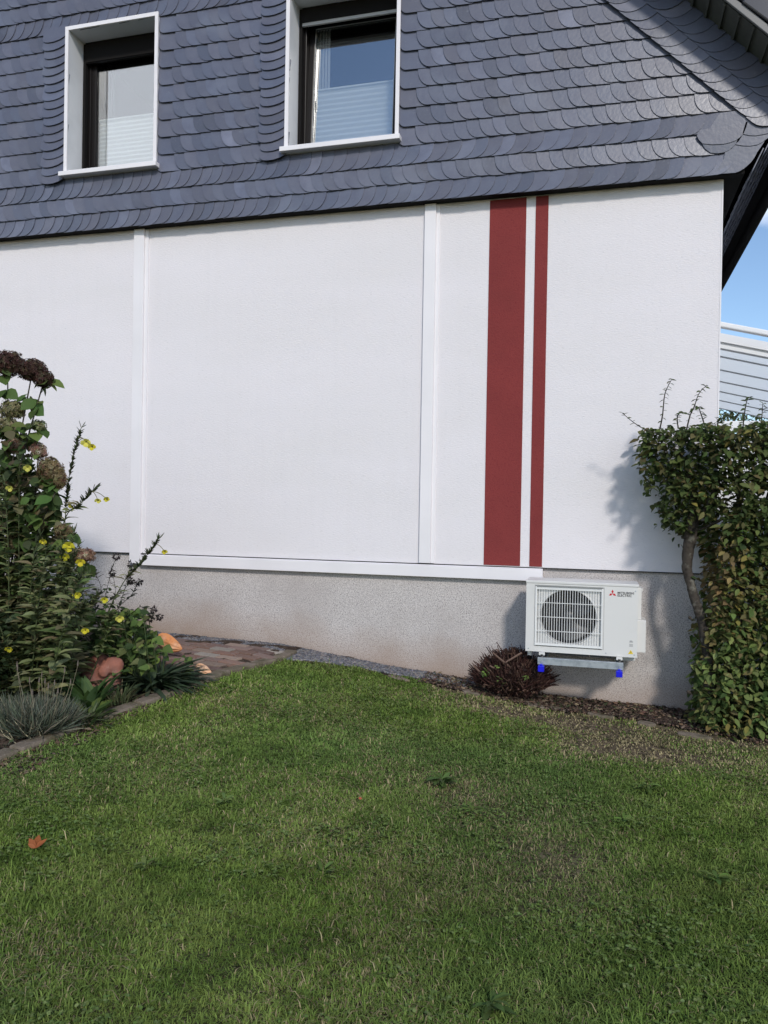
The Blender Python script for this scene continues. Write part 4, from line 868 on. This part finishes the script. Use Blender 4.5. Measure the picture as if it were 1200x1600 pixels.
for i, (x, y, rx, rz, kd) in enumerate(HEADS):
    c = AT(x, y, -1.85 if x < 90 else -1.95); b0 = hb+[random.uniform(-.12, .12), random.uniform(-.1, .1), 0]
    pts = curve([b0, (b0*.5+c*.5)+[random.uniform(-.12, .08), random.uniform(-.05, .05), .05], c-[0, 0, rz*.3]], 10); sb.tube(pts, list(np.linspace(.010, .004, 10)), 6, (.06, .045, .03))
    n = int(620*rx*rz/.008); v = nrm(RNG.normal(0, 1, (n, 3))); lump = .82+.26*vnoise(v[:, 0]*3+i, v[:, 2]*3, 1.3, 70+i); p = c+v*lump[:, None]*[rx, rx*.8, rz]*RNG.uniform(.55, 1.0, (n, 1)); C = cols(PALH[kd], n, .3, .1)
    A = Acc()
    for k in range(4):
        a = RNG.uniform(0, .5, n)+k*1.57; t1 = nrm(np.cross(v, [.1, .2, 1.])); t2 = np.cross(v, t1)
        A.add(*inst(*SMALL, p, t1*np.cos(a)[:, None]+t2*np.sin(a)[:, None]+v*.35, v+RNG.normal(0, .2, (n, 3)), RNG.uniform(.013, .022, n), C))
    A.build('flower_head', M['petal'], hy)
    m = 22; pi = np.array(pts)[RNG.integers(5, 10, m)]+RNG.normal(0, .02, (m, 3)); a = RNG.uniform(0, 6.28, m); 
    Acc().add(*inst(*BROAD, pi, np.stack([np.cos(a), np.sin(a)*.7-.2, RNG.uniform(-.9, .1, m)], -1), RNG.normal(0, .3, (m, 3))+[0, -.4, 1], RNG.uniform(.07, .13, m), cols([(.085, .145, .036), (.07, .12, .032), (.12, .165, .045), (.055, .085, .028)], m), RNG.uniform(.75, 1, m))).build('leaves', M['leaf'], hy)
sb.build('stems', M['bark'], hy)
n = 1900; P_ = np.array([AT(random.uniform(-90, 110), random.triangular(640, 1000, 790), random.uniform(-2.0, -1.5)) for _ in range(n)])
lim = np.array([(p - CAM)@rt/((p-CAM)@fw)*FPX+600 for p in P_]); yy_ = np.array([800-(p-CAM)@up/((p-CAM)@fw)*FPX for p in P_]); P_ = P_[lim < 30+(yy_-660)*.42]; n = len(P_); a = RNG.uniform(0, 6.28, n)
Acc().add(*inst(*BROAD, P_, np.stack([np.cos(a), np.sin(a)*.7-.2, RNG.uniform(-.9, .1, n)], -1), RNG.normal(0, .35, (n, 3))+[0, -.4, 1], RNG.uniform(.05, .11, n), cols([(.08, .13, .036), (.06, .10, .03), (.12, .145, .045), (.05, .07, .028), (.13, .11, .06)], n), .9)).build('lower_leaves', M['leaf'], hy)

# dark faded perennials with seed heads in front of the plinth
def faded(root, stems, label):
    t = empty('faded_perennial', root, label, 'plant', 'faded perennials by the plinth')
    for pts, Y in stems:
        cv = [np.array(root)+[random.uniform(-.05, .05), 0, 0]]+[AT(x, y, Y) for x, y in pts]; add_stem(t, cv, 1.0, .075, 26, 0, (), [(.05, .06, .04), (.07, .08, .055), (.04, .045, .035)], .003, leaf_t(.15, .2, .04), (.05, .05, .035), False)
        e = cv[-1]; n = 60; v = nrm(RNG.normal(0, 1, (n, 3))); A = Acc().add(*inst(*SMALL, e+v*.014, v+[0, 0, -.4], RNG.normal(0, 1, (n, 3)), RNG.uniform(.010, .028, n), cols([(.030, .024, .026), (.05, .04, .04)], n))); A.build('seed_head', M['dry'], t)
faded((-3.25, -1.5, g1(-3.25, -1.5)), [([(165, 960), (172, 900), (182, 870)], -1.5), ([(150, 960), (158, 920), (146, 892)], -1.5), ([(185, 960), (195, 920), (204, 882)], -1.5), ([(180, 965), (205, 930), (217, 909)], -1.5), ([(160, 960), (195, 920), (204, 907)], -1.5), ([(170, 970), (180, 930), (176, 895)], -1.55)], 'dark faded perennial with shrivelled seed heads standing left of the leaning primrose spike')
faded((-3.05, -1.4, g1(-3.05, -1.4)), [([(205, 985), (225, 960), (250, 964)], -1.4), ([(205, 985), (222, 965), (236, 966)], -1.4), ([(200, 985), (215, 950), (240, 953)], -1.4)], 'low faded stem with two black seed heads reaching right over the plinth')
def rosette(name, root, label, cat, n, L_, tpl, pal, spread=1.0, up_=.5, group=None, jit=.04, ws=1):
    t = empty(name, tuple(root), label, cat, group); a = RNG.uniform(0, 6.28, n); u = RNG.uniform(up_*.4, up_*1.8, n); p = np.array(root)+np.stack([np.cos(a)*jit*RNG.random(n), np.sin(a)*jit*RNG.random(n), RNG.uniform(0, .03, n)], -1)
    Acc().add(*inst(*tpl, p, np.stack([np.cos(a)*spread, np.sin(a)*spread, u], -1), np.stack([-np.cos(a)*u*.5, -np.sin(a)*u*.5, np.ones(n)], -1)+RNG.normal(0, .15, (n, 3)), RNG.uniform(.65, 1.1, n)*L_, cols(pal, n), ws)).build('leaves', M['leaf'], t); return t
def gp(x, y): return np.array([x, y, g1(x, y)+.005])
# squash-like leaves behind the strap plant
t = empty('leafy_plant', tuple(gp(-3.0, -1.25)), 'broad leaved plant sprawling over the bed between the orange ornaments', 'plant')
Ps = []
for (x0, x1, y0, y1, Y, m) in ((130, 225, 950, 1015, -1.7, 170), (225, 246, 985, 1005, -1.5, 14), (278, 298, 1025, 1080, -1.35, 30), (285, 312, 1060, 1085, -1.4, 18), (165, 235, 955, 1005, -1.4, 110), (200, 262, 1010, 1035, -1.55, 36), (135, 235, 1005, 1050, -1.75, 90)):
    for _ in range(m): Ps.append(at(random.uniform(x0, x1), random.uniform(y0, y1), Y+random.uniform(-.12, .12)))
Ps = np.array(Ps); Ps[:, 2] = np.maximum(Ps[:, 2], G(Ps[:, 0], Ps[:, 1])+.03); n = len(Ps); a = RNG.uniform(0, 6.28, n)
Acc().add(*inst(*leaf_t(.44, .35, .16, .55, .4), Ps, np.stack([np.cos(a), np.sin(a)*.6-.4, RNG.uniform(-.6, .3, n)], -1), RNG.normal(0, .3, (n, 3))+[.1, -.6, 1], RNG.uniform(.03, .085, n), cols([(.10, .165, .040), (.07, .12, .032), (.15, .21, .055), (.05, .085, .028), (.13, .15, .06)], n, .35))).build('leaves', M['leaf'], t)
b = MB()
for p in Ps[::5]: b.tube([(p[0]*.6-3.0*.4, p[1]*.6-1.35*.4, g1(p[0], p[1])), p], [.004, .003], 5, (.07, .1, .04))
b.build('stems', M['dry'], t, attr=True)
# pale upturned leaves at its right
rosette('pale_leaf_plant', gp(-2.79, -1.47), 'plant with two pale grey green upturned leaves at the kerb', 'plant', 7, .15, leaf_t(.33, .15, .1), [(.20, .25, .18), (.12, .18, .11)], .8, .45)
rosette('strap_leaf_plant', gp(-2.93, -1.62), 'dark green fountain of narrow strap leaves right of the terracotta figure', 'plant', 190, .34, leaf_t(.052, .50, .012, .75, .45), [(.045, .075, .040), (.06, .09, .05), (.035, .058, .032)], .9, .62, jit=.09)
# lavender-like grey tuft
lv = empty('lavender', tuple(gp(-3.08, -2.62)), 'grey green tuft of thin lavender leaves with dry flower stalks near the kerb', 'plant')
n = 4600; a = RNG.uniform(0, 6.28, n); r = np.sqrt(RNG.random(n)); p = gp(-3.12, -2.60)+np.stack([np.cos(a)*.19*r, np.sin(a)*.15*r, np.zeros(n)], -1)
Acc().add(*inst(*leaf_t(.017, .30, .004, .8, .4), p, np.stack([np.cos(a)*r*.8, np.sin(a)*r*.8, np.ones(n)*.9], -1)+RNG.normal(0, .30, (n, 3)), RNG.normal(0, 1, (n, 3)), RNG.uniform(.08, .22, n), cols([(.115, .135, .095), (.155, .175, .13), (.08, .10, .07), (.20, .19, .14)], n))).build('leaves', M['leaf'], lv)
b = MB()
for i in range(15):
    a = random.uniform(0, 6.28); r = random.random(); q = gp(-3.08+.14*r*math.cos(a), -2.6+.12*r*math.sin(a)); e = q+[r*.12*math.cos(a)+random.uniform(-.04, .04), r*.12*math.sin(a), random.uniform(.20, .38)]; b.tube([q, (q+e)/2+[.01, 0, 0], e], .0012, 4, random.choice([(.30, .26, .17), (.22, .19, .13)])); b.tube([e, e+[.002, 0, .03]], [.0045, .002], 5, (.16, .13, .11))
for i in range(7): q = gp(-2.97+random.uniform(-.1, .15), -2.72+random.uniform(-.1, .1)); b.tube([q, q+[random.uniform(-.10, .0), -.02, .06], q+[random.uniform(-.22, -.1), -.04, .12+random.uniform(0, .08)]], .002, 4, (.42, .38, .25))
b.build('stalks', M['dry'], lv, attr=True)
rosette('leafy_rosette', gp(-3.06, -2.15), 'upright bright green leafy plant behind the lavender tuft', 'plant', 34, .24, leaf_t(.16, .25, .06), [(.07, .13, .04), (.09, .16, .055)], .5, .9, 'small leafy plants in the bed', .08)
rosette('leafy_rosette', gp(-2.97, -2.32), 'yellowish green broad leaved plant between lavender and kerb', 'plant', 44, .15, leaf_t(.2, .3, .06), [(.10, .15, .04), (.13, .17, .045), (.08, .12, .035)], .8, .6, 'small leafy plants in the bed', .12)
rosette('leafy_rosette', gp(-2.90, -2.42), 'low grassy green tuft hugging the kerb beside the lavender', 'plant', 150, .12, leaf_t(.06, .3, .02), [(.085, .13, .05), (.12, .15, .07)], .7, .6, 'small leafy plants in the bed', .15)
rosette('leafy_rosette', gp(-2.93, -2.02), 'thin grassy tuft in front of the terracotta figure', 'plant', 90, .15, leaf_t(.04, .3, .02), [(.10, .13, .06), (.14, .16, .08), (.22, .19, .11)], .5, .9, 'small leafy plants in the bed', .09)
# undergrowth of tiny leaves that makes the bed floor
n = 5200; X = RNG.uniform(-4.6, -2.66, n); Y = RNG.uniform(-2.9, -1.2, n); k = (X < kerbx(Y)-.12) & (vnoise(X, Y, 5, 81) > .42); X, Y = X[k], Y[k]; n = len(X); a = RNG.uniform(0, 6.28, n)
A = Acc().add(*inst(*OV, np.stack([X, Y, G(X, Y)+RNG.uniform(.01, .05, n)], -1), np.stack([np.cos(a), np.sin(a), RNG.uniform(0, .8, n)], -1), RNG.normal(0, .3, (n, 3))+[0, 0, 1], RNG.uniform(.015, .045, n), cols([(.075, .105, .045), (.055, .08, .03), (.12, .12, .075)], n)))
n = 9000; X = RNG.uniform(-5.2, -3.35, n); Y = RNG.uniform(-2.9, -1.3, n); Z = G(X, Y)+RNG.uniform(.02, .62, n); a = RNG.uniform(0, 6.28, n)
A.add(*inst(*OV, np.stack([X, Y, Z], -1), np.stack([np.cos(a), np.sin(a), RNG.uniform(-.5, .5, n)], -1), RNG.normal(0, .5, (n, 3))+[0, -.2, 1], RNG.uniform(.03, .07, n), cols([(.05, .075, .03), (.035, .055, .022), (.07, .085, .04)], n)))
tag(A.build('undergrowth', M['leaf']), 'low mixed undergrowth covering the soil of the flower bed', 'undergrowth', kind='stuff')
# terracotta figure
def blobs(name, parts_, m, label, cat, vox=.008, group=None):
    import bmesh
    bm = bmesh.new()
    for (c, s, rot) in parts_:
        mt = Matrix.Translation(c) @ Matrix.Rotation(rot, 4, 'Y') @ Matrix.Diagonal((*s, 1)); bmesh.ops.create_icosphere(bm, subdivisions=3, radius=1, matrix=mt)
    me = bpy.data.meshes.new(name); bm.to_mesh(me); bm.free(); o = link(name, me, m); r_ = o.modifiers.new('remesh', 'REMESH'); r_.mode = 'VOXEL'; r_.voxel_size = vox; r_.use_smooth_shade = True
    s_ = o.modifiers.new('smooth', 'SMOOTH'); s_.factor = .7; s_.iterations = 9; tx = bpy.data.textures.new('lumps', 'CLOUDS'); tx.noise_scale = .05; dp = o.modifiers.new('displace', 'DISPLACE'); dp.texture = tx; dp.texture_coords = 'GLOBAL'; dp.strength = .016; dp.mid_level = .5; return tag(o, label, cat, group)
c = Vector(tuple(AT(163, 1050, -1.85))); zg = g1(c.x, c.y)
blobs('garden_figure', [(c+Vector((-.045, 0, -.02)), (.125, .09, .105), .3), (c+Vector((.0, 0, .03)), (.12, .08, .07), -.1), (c+Vector((.075, -.02, .05)), (.078, .065, .062), -.2), (c+Vector((.05, -.075, .025)), (.040, .035, .05), .4), (c+Vector((.115, -.03, .02)), (.038, .04, .038), 0), (c+Vector((-.03, .0, .075)), (.075, .06, .04), .15), (c+Vector((.06, -.01, -.07)), (.07, .07, .07), 0), (c+Vector((-.05, -.06, -.06)), (.06, .05, .07), .2)], M['terra'], 'rounded reddish terracotta garden figure half hidden under the leaves', 'garden figure', .007)
def shell(c, L_, r, m, label, yaw, rib=9):
    V = []; F_ = []; nu, nv = 26, 54
    for i in range(nu):
        t = i/(nu-1); rad = r*math.sin(math.pi*min(1, t*.93+.07))**.62*(1-.35*t)
        for j in range(nv):
            a = 2*math.pi*j/nv; q = rad*(1+.10*math.cos(a*rib+.9*math.sin(3*t))+.09*math.sin(2*a+4*t)+.03*math.sin(23*a+9*t)); x = (t-.45)*L_; y = q*math.cos(a); z = q*math.sin(a)*.95
            V.append((c[0]+x*math.cos(yaw)-y*math.sin(yaw), c[1]+x*math.sin(yaw)+y*math.cos(yaw), c[2]+z-x*.35))
    for i in range(nu-1):
        for j in range(nv): F_.append((i*nv+j, i*nv+(j+1) % nv, (i+1)*nv+(j+1) % nv, (i+1)*nv+j))
    F_ += [tuple(range(nv)), tuple((nu-1)*nv+j for j in range(nv))]
    b = MB().add(V, F_); return tag(b.build('garden_ornament', m, smooth=True), label, 'garden ornament', 'orange ornaments by the brick path')
shell(AT(264, 1005, -.95), .20, .078, M['orange'], 'larger ribbed orange ornament with a pointed right end, beside the brick path', .1)
shell(AT(319, 1047, -1.22), .15, .042, M['peach'], 'smaller pale peach ornament lying on the corner of the brick path', -.25)
# stones in the bed
for (x, y, Y, s, lab) in ((226, 1003, -1.3, .06, 'grey rounded stone among the leaves left of the larger orange ornament'), (-12, 1112, -2.75, .15, 'pinkish flat stone at the left edge behind the lavender')):
    p = AT(x, y, Y); blobs('garden_stone', [(Vector((p[0], p[1], g1(p[0], p[1])+s*.35)), (s, s*.8, s*.55), .1), (Vector((p[0]+s*.4, p[1], g1(p[0], p[1])+s*.3)), (s*.6, s*.6, s*.4), 0)], M['stone'], lab, 'stone', .01)
# weeds in the lawn, a fallen leaf
def ground_at(x, y):
    d_ = fw+rt*(x-600)/FPX-up*(y-800)/FPX; lo, hi = .5, 20.
    for _ in range(50):
        m_ = (lo+hi)/2; p = CAM+d_*m_
        if p[2] > g1(p[0], p[1]): lo = m_
        else: hi = m_
    return CAM+d_*lo
for (x, y, s, nn_, lab) in ((690, 1228, .085, 26, 'large dark weed rosette in the middle of the lawn below the shrub'), (738, 1275, .06, 12, 'pale weed rosette just right of the straw patch'), (1012, 1238, .07, 16, 'weed rosette on the lawn below the bare soil'), (975, 1292, .06, 9, 'small light weed with upright leaves at the right of the lawn'), (228, 1362, .06, 8, 'small broad leaved weed at the left of the lawn'), (505, 1375, .05, 9, 'small weed near the centre of the lawn'), (768, 1585, .075, 12, 'dark broad leaved weed at the bottom edge of the lawn'), (1120, 1385, .06, 12, 'weed rosette at the far right of the lawn'), (350, 1262, .05, 12, 'clump of small weed leaves left of the centre of the lawn')):
    rosette('lawn_weed', ground_at(x, y)+[0, 0, .012], lab, 'weed', nn_, s, leaf_t(.15, .3, .06, .8, .6), [(.11, .175, .04), (.15, .215, .06)] if 'dark' not in lab else [(.075, .125, .032), (.095, .15, .04)], .9, .42, 'weed rosettes in the lawn', .015)
def fallen(x, y, s, c, lab):
    p = ground_at(x, y)+[0, 0, .03]; A = Acc(); k = 5; a = np.linspace(-1.2, 1.2, k)+1.9
    A.add(*inst(*leaf_t(.24, -.2, .1), np.repeat(p[None], k, 0), np.stack([np.cos(a), np.sin(a)*.7, .25+.1*np.sin(a*3)], -1), RNG.normal(0, .15, (k, 3))+[0, -.5, 1], s*np.array([.6, .9, 1.1, .9, .6]), cols(c, k, .15))); tag(A.build('fallen_leaf', M['leaf']), lab, 'leaf', 'fallen leaves on the lawn')
fallen(55, 1337, .06, [(.36, .12, .045)], 'orange brown fallen leaf on the left of the lawn')
fallen(563, 1259, .016, [(.5, .12, .07)], 'tiny red fallen leaf near the middle of the lawn')
print('done')
